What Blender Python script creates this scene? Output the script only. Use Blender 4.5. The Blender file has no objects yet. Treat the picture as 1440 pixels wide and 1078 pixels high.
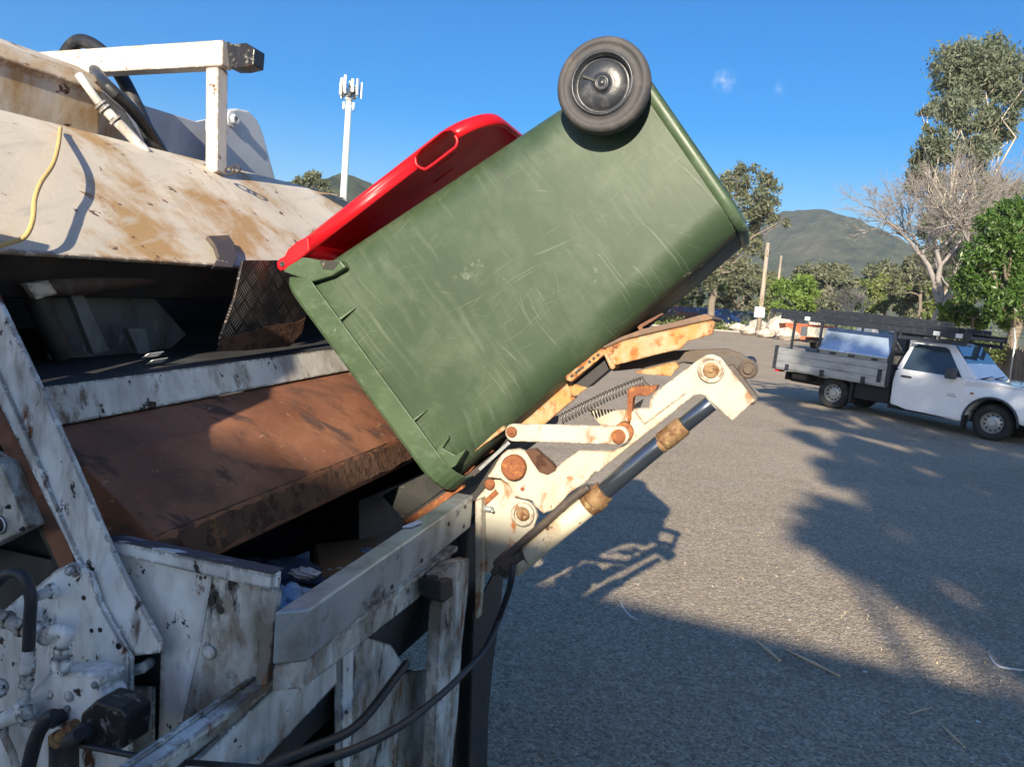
import bpy, bmesh, math, random
import numpy as np
from mathutils import Vector, Matrix
from math import radians, sin, cos, tan, pi, atan2, sqrt, degrees
S = bpy.context.scene
COL = S.collection
# ------------------------------------------------------------------ camera
CH = 1.75                                   # eye height
FPX, PIT, ROL, AZ = 1080.0, radians(5.5), radians(4.5), radians(17.5)
R0 = Vector((1, 0, 0)); FW = Vector((0, cos(PIT), -sin(PIT))); U0 = Vector((0, sin(PIT), cos(PIT)))
RT = R0*cos(ROL) + U0*sin(ROL); UP = -R0*sin(ROL) + U0*cos(ROL)
cam = bpy.data.objects.new('camera', bpy.data.cameras.new('camera')); COL.objects.link(cam)
cam.data.sensor_width = 36; cam.data.lens = 36*FPX/1440; cam.data.clip_start = .05; cam.data.clip_end = 8000
M3 = Matrix((RT, UP, -FW)).transposed().to_4x4(); M3.translation = Vector((0, 0, CH)); cam.matrix_world = M3
S.camera = cam
# ------------------------------------------------------------------ light
SUN_EL, SUN_HEAD = radians(22.7), radians(10.8)      # light travels towards heading SUN_HEAD (from +Y towards +X)
trav = Vector((sin(SUN_HEAD)*cos(SUN_EL), cos(SUN_HEAD)*cos(SUN_EL), -sin(SUN_EL)))
sd = bpy.data.lights.new('sun', 'SUN'); sd.energy = 5.0; sd.angle = radians(.55); sd.color = (1, .87, .69)
sun = bpy.data.objects.new('sun', sd); COL.objects.link(sun); sun.rotation_euler = trav.to_track_quat('-Z', 'Y').to_euler()
wd = bpy.data.worlds.new('World'); S.world = wd; wd.use_nodes = True
nt = wd.node_tree; bg = nt.nodes['Background']; sky = nt.nodes.new('ShaderNodeTexSky'); sky.sky_type = 'NISHITA'
sky.sun_disc = False; sky.sun_elevation = SUN_EL; sky.sun_rotation = SUN_HEAD + pi; sky.air_density = 1.0; sky.dust_density = .8; sky.ozone_density = 2.4
hs = nt.nodes.new('ShaderNodeHueSaturation'); hs.inputs['Saturation'].default_value = 1.66; hs.inputs['Hue'].default_value = .509; nt.links.new(sky.outputs[0], hs.inputs['Color'])
# two faint wisps of cloud, fixed directions in the sky
tcw = nt.nodes.new('ShaderNodeTexCoord'); last = hs.outputs[0]
def wisp(px, py, rad, amt):
    global last
    d = (Vector((0, cos(PIT), -sin(PIT)))+(Vector((1, 0, 0))*cos(ROL)+Vector((0, sin(PIT), cos(PIT)))*sin(ROL))*((px-720)/FPX)+(-Vector((1, 0, 0))*sin(ROL)+Vector((0, sin(PIT), cos(PIT)))*cos(ROL))*((539-py)/FPX)).normalized()
    ds = nt.nodes.new('ShaderNodeVectorMath'); ds.operation = 'DISTANCE'; nt.links.new(tcw.outputs['Generated'], ds.inputs[0]); ds.inputs[1].default_value = d
    nz = nt.nodes.new('ShaderNodeTexNoise'); nz.inputs['Scale'].default_value = 120; nz.inputs['Detail'].default_value = 6; nt.links.new(tcw.outputs['Generated'], nz.inputs['Vector'])
    r1 = nt.nodes.new('ShaderNodeMapRange'); nt.links.new(ds.outputs['Value'], r1.inputs[0]); r1.inputs[1].default_value = rad; r1.inputs[2].default_value = 0
    r2 = nt.nodes.new('ShaderNodeMapRange'); nt.links.new(nz.outputs['Fac'], r2.inputs[0]); r2.inputs[1].default_value = .40; r2.inputs[2].default_value = .66
    mu = nt.nodes.new('ShaderNodeMath'); mu.operation = 'MULTIPLY'; nt.links.new(r1.outputs[0], mu.inputs[0]); nt.links.new(r2.outputs[0], mu.inputs[1])
    m2 = nt.nodes.new('ShaderNodeMath'); m2.operation = 'MULTIPLY'; nt.links.new(mu.outputs[0], m2.inputs[0]); m2.inputs[1].default_value = amt
    mx = nt.nodes.new('ShaderNodeMix'); mx.data_type = 'RGBA'; nt.links.new(m2.outputs[0], mx.inputs[0]); nt.links.new(last, mx.inputs[6]); mx.inputs[7].default_value = (6.5, 7.0, 7.8, 1); last = mx.outputs[2]
wisp(1018, 114, .016, .42); wisp(1098, 125, .010, .22)
nt.links.new(last, bg.inputs[0]); bg.inputs[1].default_value = .084
S.view_settings.view_transform = 'Standard'; S.view_settings.look = 'None'; S.view_settings.gamma = 1
S.view_settings.exposure = 1.05
S.cycles.max_bounces = 6; S.cycles.transparent_max_bounces = 12
# ------------------------------------------------------------------ frames
WV = Vector((sin(AZ), cos(AZ), 0)); UV = Vector((cos(AZ), -sin(AZ), 0)); ZV = Vector((0, 0, 1)); EYE = Vector((0, 0, CH))
def T(u, w, z): return UV*u + WV*w + ZV*z            # truck frame: u rearward, w across, z up
def ray(x, y): return FW + RT*((x-720)/FPX) + UP*((539-y)/FPX)
def onP(x, y, p, n):
    d = ray(x, y); return EYE + d*((p-EYE).dot(n)/d.dot(n))
def onW(x, y, w): return onP(x, y, T(0, w, 0), WV)
def onU(x, y, u): return onP(x, y, T(u, 0, 0), UV)
def onZ(x, y, z=0): return onP(x, y, Vector((0, 0, z)), ZV)
def onD(x, y, d): return EYE + ray(x, y)*d
def sm(t): t = min(1, max(0, t)); return t*t*(3-2*t)
def gz(x, y):                                         # height of the yard
    z = -.16*sm(((x-7.82)*.639-(y-18.35)*.769)/3.46)*sm((x-6)/1.8)
    if y > 24: z += .0225*(min(y, 95)-24)*sm((y-24)/14)
    return z
def onG(x, y):
    d = ray(x, y); k = 1.
    for _ in range(4000):
        p = EYE+d*k
        if p.z < gz(p.x, p.y): break
        k *= 1.004
    return Vector((p.x, p.y, gz(p.x, p.y)))
# ------------------------------------------------------------------ materials
def new_mat(name):
    m = bpy.data.materials.new(name); m.use_nodes = True; t = m.node_tree; return m, t, t.nodes, t.links, t.nodes['Principled BSDF']
def rgb(c): return (c[0], c[1], c[2], 1)
def coords(N, L, scale=(1, 1, 1), rot=(0, 0, 0), off=(0, 0, 0)):
    tc = N.new('ShaderNodeTexCoord'); mp = N.new('ShaderNodeMapping'); L.new(tc.outputs['Object'], mp.inputs[0])
    mp.inputs['Scale'].default_value = scale; mp.inputs['Rotation'].default_value = rot; mp.inputs['Location'].default_value = off
    return mp.outputs[0]
def noise(N, L, vec, scale=1, detail=4, rough=.6, dist=0):
    n = N.new('ShaderNodeTexNoise'); L.new(vec, n.inputs['Vector']); n.inputs['Scale'].default_value = scale
    n.inputs['Detail'].default_value = detail; n.inputs['Roughness'].default_value = rough; n.inputs['Distortion'].default_value = dist
    return n.outputs['Fac']
def mrange(N, L, v, lo, hi, a=0, b=1):
    r = N.new('ShaderNodeMapRange'); L.new(v, r.inputs[0]); r.inputs[1].default_value = lo; r.inputs[2].default_value = hi
    r.inputs[3].default_value = a; r.inputs[4].default_value = b; return r.outputs[0]
def mth(N, L, op, a, b):
    m = N.new('ShaderNodeMath'); m.operation = op
    for i, v in enumerate((a, b)):
        if isinstance(v, (int, float)): m.inputs[i].default_value = v
        else: L.new(v, m.inputs[i])
    return m.outputs[0]
def mixc(N, L, fac, a, b):
    m = N.new('ShaderNodeMix'); m.data_type = 'RGBA'
    if isinstance(fac, (int, float)): m.inputs[0].default_value = fac
    else: L.new(fac, m.inputs[0])
    for i, v in ((6, a), (7, b)):
        if isinstance(v, tuple): m.inputs[i].default_value = rgb(v)
        else: L.new(v, m.inputs[i])
    return m.outputs[2]
def worn(name, base, rough=.5, metal=0, layers=(), bump=.15, bscale=60, var=.12, vscale=4, spec=.5, edge=None, coat=0):
    """painted / plastic / metal surface: base colour, mottled, with layers (colour, scale3, lo, hi, roughness, rotation)"""
    m, t, N, L, B = new_mat(name)
    v0 = coords(N, L)
    n0 = noise(N, L, v0, vscale, 5)
    c = mixc(N, L, mrange(N, L, n0, .3, .7), tuple(x*(1-var) for x in base), tuple(min(1, x*(1+var)) for x in base))
    rgh = None; cur = rough; bh = noise(N, L, v0, bscale, 3); bm_ = None
    rv = N.new('ShaderNodeValue'); rv.outputs[0].default_value = rough; rcur = mth(N, L, 'ADD', rv.outputs[0], mrange(N, L, n0, .3, .7, -.07, .07))
    masks = []
    for i, ly in enumerate(layers):
        col, sc, lo, hi = ly[:4]; rr = ly[4] if len(ly) > 4 else .8; rot = ly[5] if len(ly) > 5 else (0, 0, 0)
        if sc == 'edge':
            bv = N.new('ShaderNodeBevel'); bv.samples = 4; bv.inputs[0].default_value = ly[6] if len(ly) > 6 else .008
            g = N.new('ShaderNodeNewGeometry'); dt = N.new('ShaderNodeVectorMath'); dt.operation = 'DOT_PRODUCT'
            L.new(bv.outputs[0], dt.inputs[0]); L.new(g.outputs['Normal'], dt.inputs[1])
            e = mrange(N, L, dt.outputs['Value'], .999, .9)
            k = mth(N, L, 'MULTIPLY', e, mrange(N, L, noise(N, L, coords(N, L, off=(i*3.1, 0, 0)), 38, 4, .7), lo, hi))
        else:
            k = mrange(N, L, noise(N, L, coords(N, L, sc, rot, (i*7.3, i*2.9, i*5.1)), 1, 6, .65, .2), lo, hi)
        c = mixc(N, L, k, c, col)
        mr = N.new('ShaderNodeMix'); L.new(k, mr.inputs[0]); L.new(rcur, mr.inputs[2]); mr.inputs[3].default_value = rr; rcur = mr.outputs[0]
        masks.append(k)
    L.new(c, B.inputs['Base Color']); L.new(rcur, B.inputs['Roughness']); B.inputs['Metallic'].default_value = metal
    B.inputs['Specular IOR Level'].default_value = spec; B.inputs['Coat Weight'].default_value = coat
    h = bh
    for k in masks[-2:]: h = mth(N, L, 'SUBTRACT', h, mth(N, L, 'MULTIPLY', k, .6))
    bp = N.new('ShaderNodeBump'); bp.inputs['Strength'].default_value = bump; bp.inputs['Distance'].default_value = .004; L.new(h, bp.inputs['Height'])
    L.new(bp.outputs[0], B.inputs['Normal'])
    return m
RUSTD, RUSTM, RUSTL = (.045, .018, .010), (.16, .055, .022), (.36, .13, .035)
M = {}
M['paint'] = worn('chipped white paint', (.84, .86, .85), .42, layers=[
    ((.42, .41, .37), (5, 5, 2.2), .44, .66), ((.30, .25, .19), (8, 8, 2.5), .55, .70), ((.16, .12, .09), (20, 20, 5), .60, .70, .7),
    (RUSTM, (11, 11, 7), .62, .67, .9), ((.045, .035, .03), (24, 24, 20), .62, .64, .9), ((.05, .035, .035), 'edge', .43, .47, .9, (0, 0, 0), .011)], vscale=7)
M['grimy'] = worn('oily grimy white paint', (.68, .69, .65), .46, layers=[
    ((.22, .20, .165), (6, 6, 3.5), .40, .60), ((.16, .10, .055), (10, 10, 4), .54, .66), ((.34, .30, .24), (26, 26, 16), .54, .64, .6), ((.26, .10, .03), (11, 11, 6), .595, .67, .9), ((.022, .02, .018), (14, 14, 6), .59, .66, .6), ((.03, .02, .018), 'edge', .45, .5, .9)], vscale=9)
M['hood'] = worn('sun bleached cream paint', (.62, .56, .45), .55, layers=[
    ((.42, .27, .12), (3.2, 3.2, 2.2), .47, .60, .7), ((.52, .48, .40), (30, 4, 4), .55, .7, .6), ((.33, .17, .07), (7, 7, 5), .62, .69, .9),
    ((.10, .045, .035), (9, 13, 22), .645, .66, .9), ((.10, .04, .03), 'edge', .42, .5, .9, (0, 0, 0), .02)], vscale=3)
M['beamw'] = worn('weathered white beam', (.60, .59, .54), .5, layers=[((.46, .42, .34), (6, 6, 4), .50, .68, .7), ((.36, .24, .13), (12, 12, 8), .62, .70, .8), ((.14, .06, .04), (24, 24, 20), .64, .67, .9), ((.13, .06, .04), 'edge', .43, .49, .9, (0, 0, 0), .012)], vscale=6)
M['cream'] = worn('cream lifter paint', (.49, .465, .375), .45, layers=[
    ((.42, .34, .22), (8, 8, 6), .48, .66, .7), ((.30, .17, .08), (16, 16, 9), .57, .66, .8), (RUSTL, (12, 12, 8), .60, .68, .9), ((.10, .05, .03), (60, 60, 50), .70, .72, .9), (RUSTM, 'edge', .44, .54, .9, (0, 0, 0), .008)], vscale=8)
M['creamrust'] = worn('flaking rusty cream paint', (.42, .31, .17), .6, layers=[
    ((.55, .26, .09), (14, 14, 12), .46, .60, .9), (RUSTL, (22, 22, 20), .54, .64, .9), (RUSTM, (18, 18, 18), .60, .68, .95), (RUSTM, 'edge', .40, .5, .9)], vscale=12, bump=.35)
M['rust'] = worn('rusted steel', (.20, .078, .038), .68, layers=[
    ((.33, .145, .08), (3, 3, 3), .42, .68, .7), ((.085, .045, .032), (5, 5, 5), .50, .70, .8), ((.27, .11, .05), (16, 16, 14), .60, .74, .9), ((.10, .05, .035), (3, 9, 9), .55, .62, .85), ((.42, .27, .18), (70, 5, 60), .65, .70, .6, (0, 0, .6)), ((.42, .27, .18), (8, 80, 50), .66, .70, .6, (0, 0, .2))], bump=.3, bscale=45, vscale=6)
M['rustedge'] = worn('flaky orange rust', (.105, .052, .030), .9, layers=[
    ((.30, .13, .045), (14, 14, 14), .58, .72, .95), ((.06, .025, .015), (22, 22, 22), .52, .60, .95)], bump=.9, bscale=70, vscale=15)
M['rustpin'] = worn('rusty orange pin', (.24, .085, .035), .85, layers=[((.45, .2, .06), (40, 40, 40), .52, .66, .95), ((.09, .03, .015), (30, 30, 30), .56, .66, .95)], bump=.5, bscale=120)
M['steel'] = worn('scuffed bare steel', (.46, .49, .50), .42, metal=.5, layers=[((.26, .26, .24), (6, 6, 6), .48, .66, .5), ((.10, .085, .07), (8, 8, 20), .58, .7, .7), ((.5, .5, .48), (5, 60, 60), .66, .7, .3, (0, 0, .3))], vscale=5)
M['dark'] = worn('grimy dark steel', (.035, .033, .032), .6, layers=[((.075, .055, .045), (9, 9, 6), .50, .66, .8), ((.12, .12, .115), (30, 30, 30), .66, .7, .7)], vscale=9)
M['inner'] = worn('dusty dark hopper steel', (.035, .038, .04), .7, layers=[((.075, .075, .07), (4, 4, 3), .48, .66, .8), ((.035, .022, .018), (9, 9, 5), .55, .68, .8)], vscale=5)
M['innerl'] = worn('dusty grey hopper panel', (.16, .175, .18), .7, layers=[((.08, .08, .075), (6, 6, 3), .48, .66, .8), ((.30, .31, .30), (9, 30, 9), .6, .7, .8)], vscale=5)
M['black'] = worn('black rubber hose', (.022, .024, .028), .45, layers=[((.07, .07, .07), (14, 14, 14), .56, .7, .7)], bump=.1)
M['blackm'] = worn('black chromed rod', (.17, .20, .24), .2, metal=.85, bump=.02, layers=[((.07, .055, .04), (20, 20, 20), .66, .74, .5)])
M['gland'] = worn('rusty brass gland', (.30, .19, .09), .6, metal=.3, layers=[((.16, .07, .03), (26, 26, 26), .48, .64, .9), ((.5, .36, .18), (35, 35, 35), .6, .68, .5)], bump=.3)
M['oil'] = worn('oily black grease', (.018, .016, .016), .28, layers=[((.2, .19, .18), (34, 34, 34), .58, .64, .5), ((.07, .03, .02), (24, 24, 24), .6, .68, .6)], bump=.6, bscale=50)
M['cord'] = worn('yellow sash cord', (.62, .42, .16), .8, bump=.5, bscale=200)
def scr(rx, k, lo): return ((.40, .46, .33), (k, 2.2, k), lo, lo+.035, .5, rx)
M['green'] = worn('scuffed green plastic', (.046, .080, .042), .38, layers=[
    ((.066, .100, .056), (2.2, 2.2, 2.2), .42, .66, .42), ((.085, .115, .075), (5, 5, 4), .50, .78, .46), ((.10, .13, .09), (50, 6, 22), .52, .72, .5, (0, .6, 0)), ((.085, .115, .078), (16, 5, 60), .52, .72, .5, (0, -.5, 0)),
    ((.17, .21, .155), (7, 3, 170), .645, .70, .5, (0, .75, 0)), ((.17, .21, .155), (150, 3, 6), .65, .70, .5, (0, .35, 0)), ((.19, .23, .175), (4, 3, 120), .665, .70, .5, (0, -.25, 0)), ((.26, .29, .24), (10, 10, 9), .665, .76, .5)], bump=.10, bscale=30, var=.1, vscale=3)
M['greenrim'] = worn('green plastic rim', (.062, .100, .052), .42, layers=[((.095, .14, .085), (14, 14, 30), .50, .70, .5), ((.28, .33, .22), (60, 60, 18), .66, .70, .5), ((.05, .06, .03), (9, 9, 9), .66, .74, .6)], bump=.1, vscale=8)
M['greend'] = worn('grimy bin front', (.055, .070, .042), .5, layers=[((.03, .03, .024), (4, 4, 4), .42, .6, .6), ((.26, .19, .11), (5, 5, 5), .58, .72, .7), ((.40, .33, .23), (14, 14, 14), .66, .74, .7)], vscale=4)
M['red'] = worn('red plastic lid', (.72, .012, .022), .32, layers=[((.55, .02, .03), (5, 5, 5), .5, .7, .4), ((.85, .25, .25), (16, 60, 16), .72, .75, .5)], bump=.06, bscale=25, var=.06)
M['tyre'] = worn('grey bin wheel rubber', (.062, .060, .064), .7, layers=[((.11, .10, .095), (14, 14, 14), .50, .66, .8)], bump=.25, vscale=20)
M['hub'] = worn('shiny black hub plastic', (.030, .034, .042), .32, layers=[((.12, .12, .13), (16, 16, 16), .54, .72, .45)], bump=.15, bscale=50)
M['card'] = worn('brown cardboard', (.40, .26, .14), .85, bump=.1)
M['blueplastic'] = worn('pale blue plastic bag', (.25, .40, .60), .35, bump=.8, bscale=40)
M['whitelit'] = worn('white litter', (.75, .76, .76), .7)
def binmat(name, base):
    m, t, N, L, B = new_mat(name); v0 = coords(N, L)
    nz = N.new('ShaderNodeTexNoise'); nz.inputs['Scale'].default_value = 2.3; nz.inputs['Detail'].default_value = 2; L.new(v0, nz.inputs[0])
    ad = N.new('ShaderNodeVectorMath'); ad.operation = 'MULTIPLY_ADD'; L.new(nz.outputs['Color'], ad.inputs[0]); ad.inputs[1].default_value = (.13, .13, .13); L.new(v0, ad.inputs[2]); vw = ad.outputs[0]
    def fam(ang, sc, lo, hi, off, warp=True):
        mp = N.new('ShaderNodeMapping'); mp.vector_type = 'TEXTURE'; L.new(vw if warp else v0, mp.inputs[0]); mp.inputs['Rotation'].default_value = (0, ang, 0); mp.inputs['Scale'].default_value = tuple(1/s for s in sc); mp.inputs['Location'].default_value = (off, off*.7, off*.3)
        n = N.new('ShaderNodeTexNoise'); n.inputs['Scale'].default_value = 1; n.inputs['Detail'].default_value = 3; L.new(mp.outputs[0], n.inputs[0]); return mrange(N, L, n.outputs['Fac'], lo, hi)
    def gate(sc, lo, hi, off): return mrange(N, L, noise(N, L, coords(N, L, (sc,)*3, off=(off, off, off)), 1, 4), lo, hi)
    c = mixc(N, L, mrange(N, L, noise(N, L, v0, 2.4, 5), .35, .65), tuple(x*.88 for x in base), tuple(x*1.14 for x in base))
    c = mixc(N, L, mrange(N, L, noise(N, L, v0, 5, 6, .7), .48, .80, 0, .7), c, (.105, .135, .092))
    k1 = mth(N, L, 'MULTIPLY', fam(.9, (3, 3, 60), .50, .72, 1.3), gate(3.5, .46, .66, 4))
    c = mixc(N, L, mth(N, L, 'MULTIPLY', k1, .6), c, (.14, .17, .125)); ks = [k1]
    for ang, sc, lo, off, gl in ((.75, (3.5, 3, 170), .65, 2.1, .46), (-.5, (5, 3, 190), .655, 5.7, .48), (.2, (6, 3, 210), .66, 8.8, .48), (-.85, (4, 3, 170), .655, 3.9, .46), (1.25, (9, 3, 230), .66, 6.9, .50)):
        k = mth(N, L, 'MULTIPLY', fam(ang, sc, lo, lo+.03, off), gate(3, gl, gl+.14, off)); c = mixc(N, L, mth(N, L, 'MULTIPLY', k, .25), c, (.20, .24, .175)); ks.append(k)
    kb = mrange(N, L, noise(N, L, coords(N, L, (9, 9, 9), off=(3, 3, 3)), 1, 5), .68, .80); c = mixc(N, L, kb, c, (.27, .29, .235))
    kd = mth(N, L, 'MULTIPLY', fam(.95, (2, 3, 30), .60, .68, 12.), .4); c = mixc(N, L, kd, c, (.035, .05, .03))
    L.new(c, B.inputs['Base Color']); L.new(mrange(N, L, ks[0], 0, 1, .46, .58), B.inputs['Roughness']); B.inputs['Specular IOR Level'].default_value = .4
    bp = N.new('ShaderNodeBump'); bp.inputs['Strength'].default_value = .25; bp.inputs['Distance'].default_value = .004
    L.new(mth(N, L, 'ADD', noise(N, L, v0, 9, 3), mth(N, L, 'MULTIPLY', ks[1], .3)), bp.inputs['Height']); L.new(bp.outputs[0], B.inputs['Normal']); return m
M['green'] = binmat('scuffed green plastic', (.041, .071, .037))
def translucent(m, amt):
    N, L = m.node_tree.nodes, m.node_tree.links; B = N['Principled BSDF']; tr = N.new('ShaderNodeBsdfTranslucent'); mx = N.new('ShaderNodeMixShader'); mx.inputs[0].default_value = amt
    L.new(B.inputs['Base Color'].links[0].from_socket, tr.inputs[0]); L.new(B.outputs[0], mx.inputs[1]); L.new(tr.outputs[0], mx.inputs[2]); L.new(mx.outputs[0], N['Material Output'].inputs[0])
translucent(M['red'], .22)
# ------------------------------------------------------------------ mesh builder
class MB:
    def __init__(s): s.v = []; s.f = []; s.sm = []
    def add(s, vs, fs, smooth=False):
        o = len(s.v); s.v += [Vector(v) for v in vs]; s.f += [[i+o for i in f] for f in fs]; s.sm += [smooth]*len(fs); return s
    def prism(s, pts, ext):                       # planar polygon (world points) pushed along ext
        n = len(pts); ext = Vector(ext)
        a = [Vector(p) for p in pts]; b = [p+ext for p in a]
        return s.add(a+b, [list(range(n)), list(range(2*n-1, n-1, -1))]+[[i, i+n, (i+1) % n+n, (i+1) % n] for i in range(n)])
    def plateW(s, px, w0, w1):
        return s.prism([onW(x, y, w0) for x, y in px], WV*(w1-w0))
    def prof(s, uz, w0, w1, tilt=0):              # profile in (u,z) swept along w
        n = len(uz); a = [T(u, w0, z+tilt*(w0-1.2)) for u, z in uz]; b = [T(u, w1, z+tilt*(w1-1.2)) for u, z in uz]
        return s.add(a+b, [list(range(n)), list(range(2*n-1, n-1, -1))]+[[i, i+n, (i+1) % n+n, (i+1) % n] for i in range(n)])
    def box(s, c, hx, hy, hz):                    # centre and three half vectors
        c = Vector(c); hx, hy, hz = Vector(hx), Vector(hy), Vector(hz)
        vs = [c+hx*i+hy*j+hz*k for i in (-1, 1) for j in (-1, 1) for k in (-1, 1)]
        return s.add(vs, [[0, 1, 3, 2], [4, 6, 7, 5], [0, 4, 5, 1], [2, 3, 7, 6], [0, 2, 6, 4], [1, 5, 7, 3]])
    def boxT(s, u0, u1, w0, w1, z0, z1):
        return s.box(T((u0+u1)/2, (w0+w1)/2, (z0+z1)/2), UV*(u1-u0)/2, WV*(w1-w0)/2, ZV*(z1-z0)/2)
    def bx(s, x0, x1, y0, y1, z0, z1):
        return s.box(((x0+x1)/2, (y0+y1)/2, (z0+z1)/2), ((x1-x0)/2, 0, 0), (0, (y1-y0)/2, 0), (0, 0, (z1-z0)/2))
    def beam(s, p0, p1, wd_, ht, up=ZV):
        p0, p1 = Vector(p0), Vector(p1); d = (p1-p0); a = d.normalized(); r = a.cross(up).normalized(); u = r.cross(a)
        return s.box((p0+p1)/2, d/2, r*wd_/2, u*ht/2)
    def tube(s, pts, r, n=10, spline=False, cap=True):
        P = [Vector(p) for p in pts]
        if spline and len(P) > 2:
            Q = []; m = len(P); rr = r if isinstance(r, (list, tuple)) else None
            for i in range(m-1):
                a, b, c, d = P[max(i-1, 0)], P[i], P[i+1], P[min(i+2, m-1)]
                for k in range(6):
                    t = k/6.; Q.append(.5*((2*b)+(c-a)*t+(2*a-5*b+4*c-d)*t*t+(3*b-a-3*c+d)*t**3))
            Q.append(P[-1])
            if rr: r = [rr[min(int(i/6), m-2)]*(1-(i/6-int(i/6)))+rr[min(int(i/6)+1, m-1)]*(i/6-int(i/6)) for i in range(len(Q))]
            P = Q
        R_ = r if isinstance(r, (list, tuple)) else [r]*len(P)
        t0 = (P[1]-P[0]).normalized(); x = t0.orthogonal().normalized(); vs = []; fs = []
        for i, p in enumerate(P):
            t = (P[min(i+1, len(P)-1)]-P[max(i-1, 0)])
            t = t.normalized() if t.length > 1e-9 else t0
            x = (x-t*x.dot(t)); x = x.normalized() if x.length > 1e-6 else t.orthogonal().normalized(); y = t.cross(x)
            for k in range(n): vs.append(p+(x*cos(2*pi*k/n)+y*sin(2*pi*k/n))*R_[i])
            if i: fs += [[(i-1)*n+k, (i-1)*n+(k+1) % n, i*n+(k+1) % n, i*n+k] for k in range(n)]
        s.add(vs, fs, True)
        if cap: s.add(vs[:n], [list(range(n))[::-1]]); s.add(vs[-n:], [list(range(n))])
        return s
    def lathe(s, c, axis, prof, n=28, smooth=False):      # prof: (radius, height along axis)
        c = Vector(c); a = Vector(axis).normalized(); x = a.orthogonal().normalized(); y = a.cross(x); vs = []; fs = []
        for r_, h in prof:
            for k in range(n): vs.append(c+a*h+(x*cos(2*pi*k/n)+y*sin(2*pi*k/n))*max(r_, 1e-5))
        for i in range(1, len(prof)): fs += [[(i-1)*n+k, (i-1)*n+(k+1) % n, i*n+(k+1) % n, i*n+k] for k in range(n)]
        s.add(vs, fs, smooth)
        return s
    def loft(s, rings, cap=True, smooth=True):
        n = len(rings[0]); vs = [p for r_ in rings for p in r_]; fs = []
        for i in range(1, len(rings)): fs += [[(i-1)*n+k, (i-1)*n+(k+1) % n, i*n+(k+1) % n, i*n+k] for k in range(n)]
        s.add(vs, fs, smooth)
        if cap: s.add(rings[0], [list(range(n))[::-1]]); s.add(rings[-1], [list(range(n))])
        return s
    def build(s, name, mat, parent=None, bevel=0, root=None, weld=True, seg=2):
        me = bpy.data.meshes.new(name); rt = parent
        while rt is not None and rt.parent is not None: rt = rt.parent
        o = Vector((0, 0, 0)) if rt is None else rt.location
        if rt is None and root is not None: o = Vector(root)
        inv = None if rt is None or rt.rotation_euler.z == 0 or rt.get('_raw') else None
        if rt is not None and rt.get('local'): o = Vector((0, 0, 0))
        me.from_pydata([v-o for v in s.v], [], s.f); me.polygons.foreach_set('use_smooth', s.sm)
        b = bmesh.new(); b.from_mesh(me)
        if weld: bmesh.ops.remove_doubles(b, verts=b.verts, dist=1e-5)
        bmesh.ops.recalc_face_normals(b, faces=b.faces); b.to_mesh(me); b.free()
        me.materials.append(M[mat] if isinstance(mat, str) else mat)
        ob = bpy.data.objects.new(name, me); COL.objects.link(ob)
        if parent is not None: ob.parent = parent
        elif root is not None: ob.location = root
        if bevel:
            md = ob.modifiers.new('bevel', 'BEVEL'); md.width = bevel; md.segments = seg; md.limit_method = 'ANGLE'; md.angle_limit = radians(35)
            md.harden_normals = False
        return ob
def tag(o, label=None, cat=None, group=None, kind=None):
    if label: o['label'] = label
    if cat: o['category'] = cat
    if group: o['group'] = group
    if kind: o['kind'] = kind
    return o
def thing(name, loc, label, cat, group=None, rz=0, local=False):
    o = bpy.data.objects.new(name, None); COL.objects.link(o); o.location = loc; o.rotation_euler.z = rz; o.empty_display_size = .2
    if local: o['local'] = 1
    return tag(o, label, cat, group)
def copy_tree(o, parent=None):
    c = o.copy(); COL.objects.link(c); c.parent = parent
    for ch in list(o.children): copy_tree(ch, c)
    return c
def leafmesh(name, C, sz, mat, parent=None, root=None, asp=.45, seed=1, droop=0):
    """C: (n,3) array of leaf centres (world), sz: leaf length"""
    rg = np.random.default_rng(seed); n = len(C)
    a = rg.normal(size=(n, 3)); a[:, 2] -= droop; a /= np.linalg.norm(a, axis=1)[:, None]
    b = np.cross(a, rg.normal(size=(n, 3))); b /= np.linalg.norm(b, axis=1)[:, None]
    L_ = (sz*rg.uniform(.6, 1.4, n))[:, None]; a = a*L_*.5; b = b*L_*.5*asp
    V = np.stack([C-a, C+b, C+a, C-b], 1).reshape(-1, 3)
    rt = parent
    o = Vector(root) if root is not None else (rt.location if rt is not None else Vector((0, 0, 0)))
    V = V-np.array(o)
    me = bpy.data.meshes.new(name); me.vertices.add(4*n); me.vertices.foreach_set('co', V.astype(np.float32).ravel())
    me.loops.add(4*n); me.loops.foreach_set('vertex_index', np.arange(4*n, dtype=np.int32)); me.polygons.add(n)
    me.polygons.foreach_set('loop_start', np.arange(n, dtype=np.int32)*4); me.update(); me.validate(); me.materials.append(mat)
    ob = bpy.data.objects.new(name, me); COL.objects.link(ob)
    if parent is not None: ob.parent = parent
    elif root is not None: ob.location = root
    return ob
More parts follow.
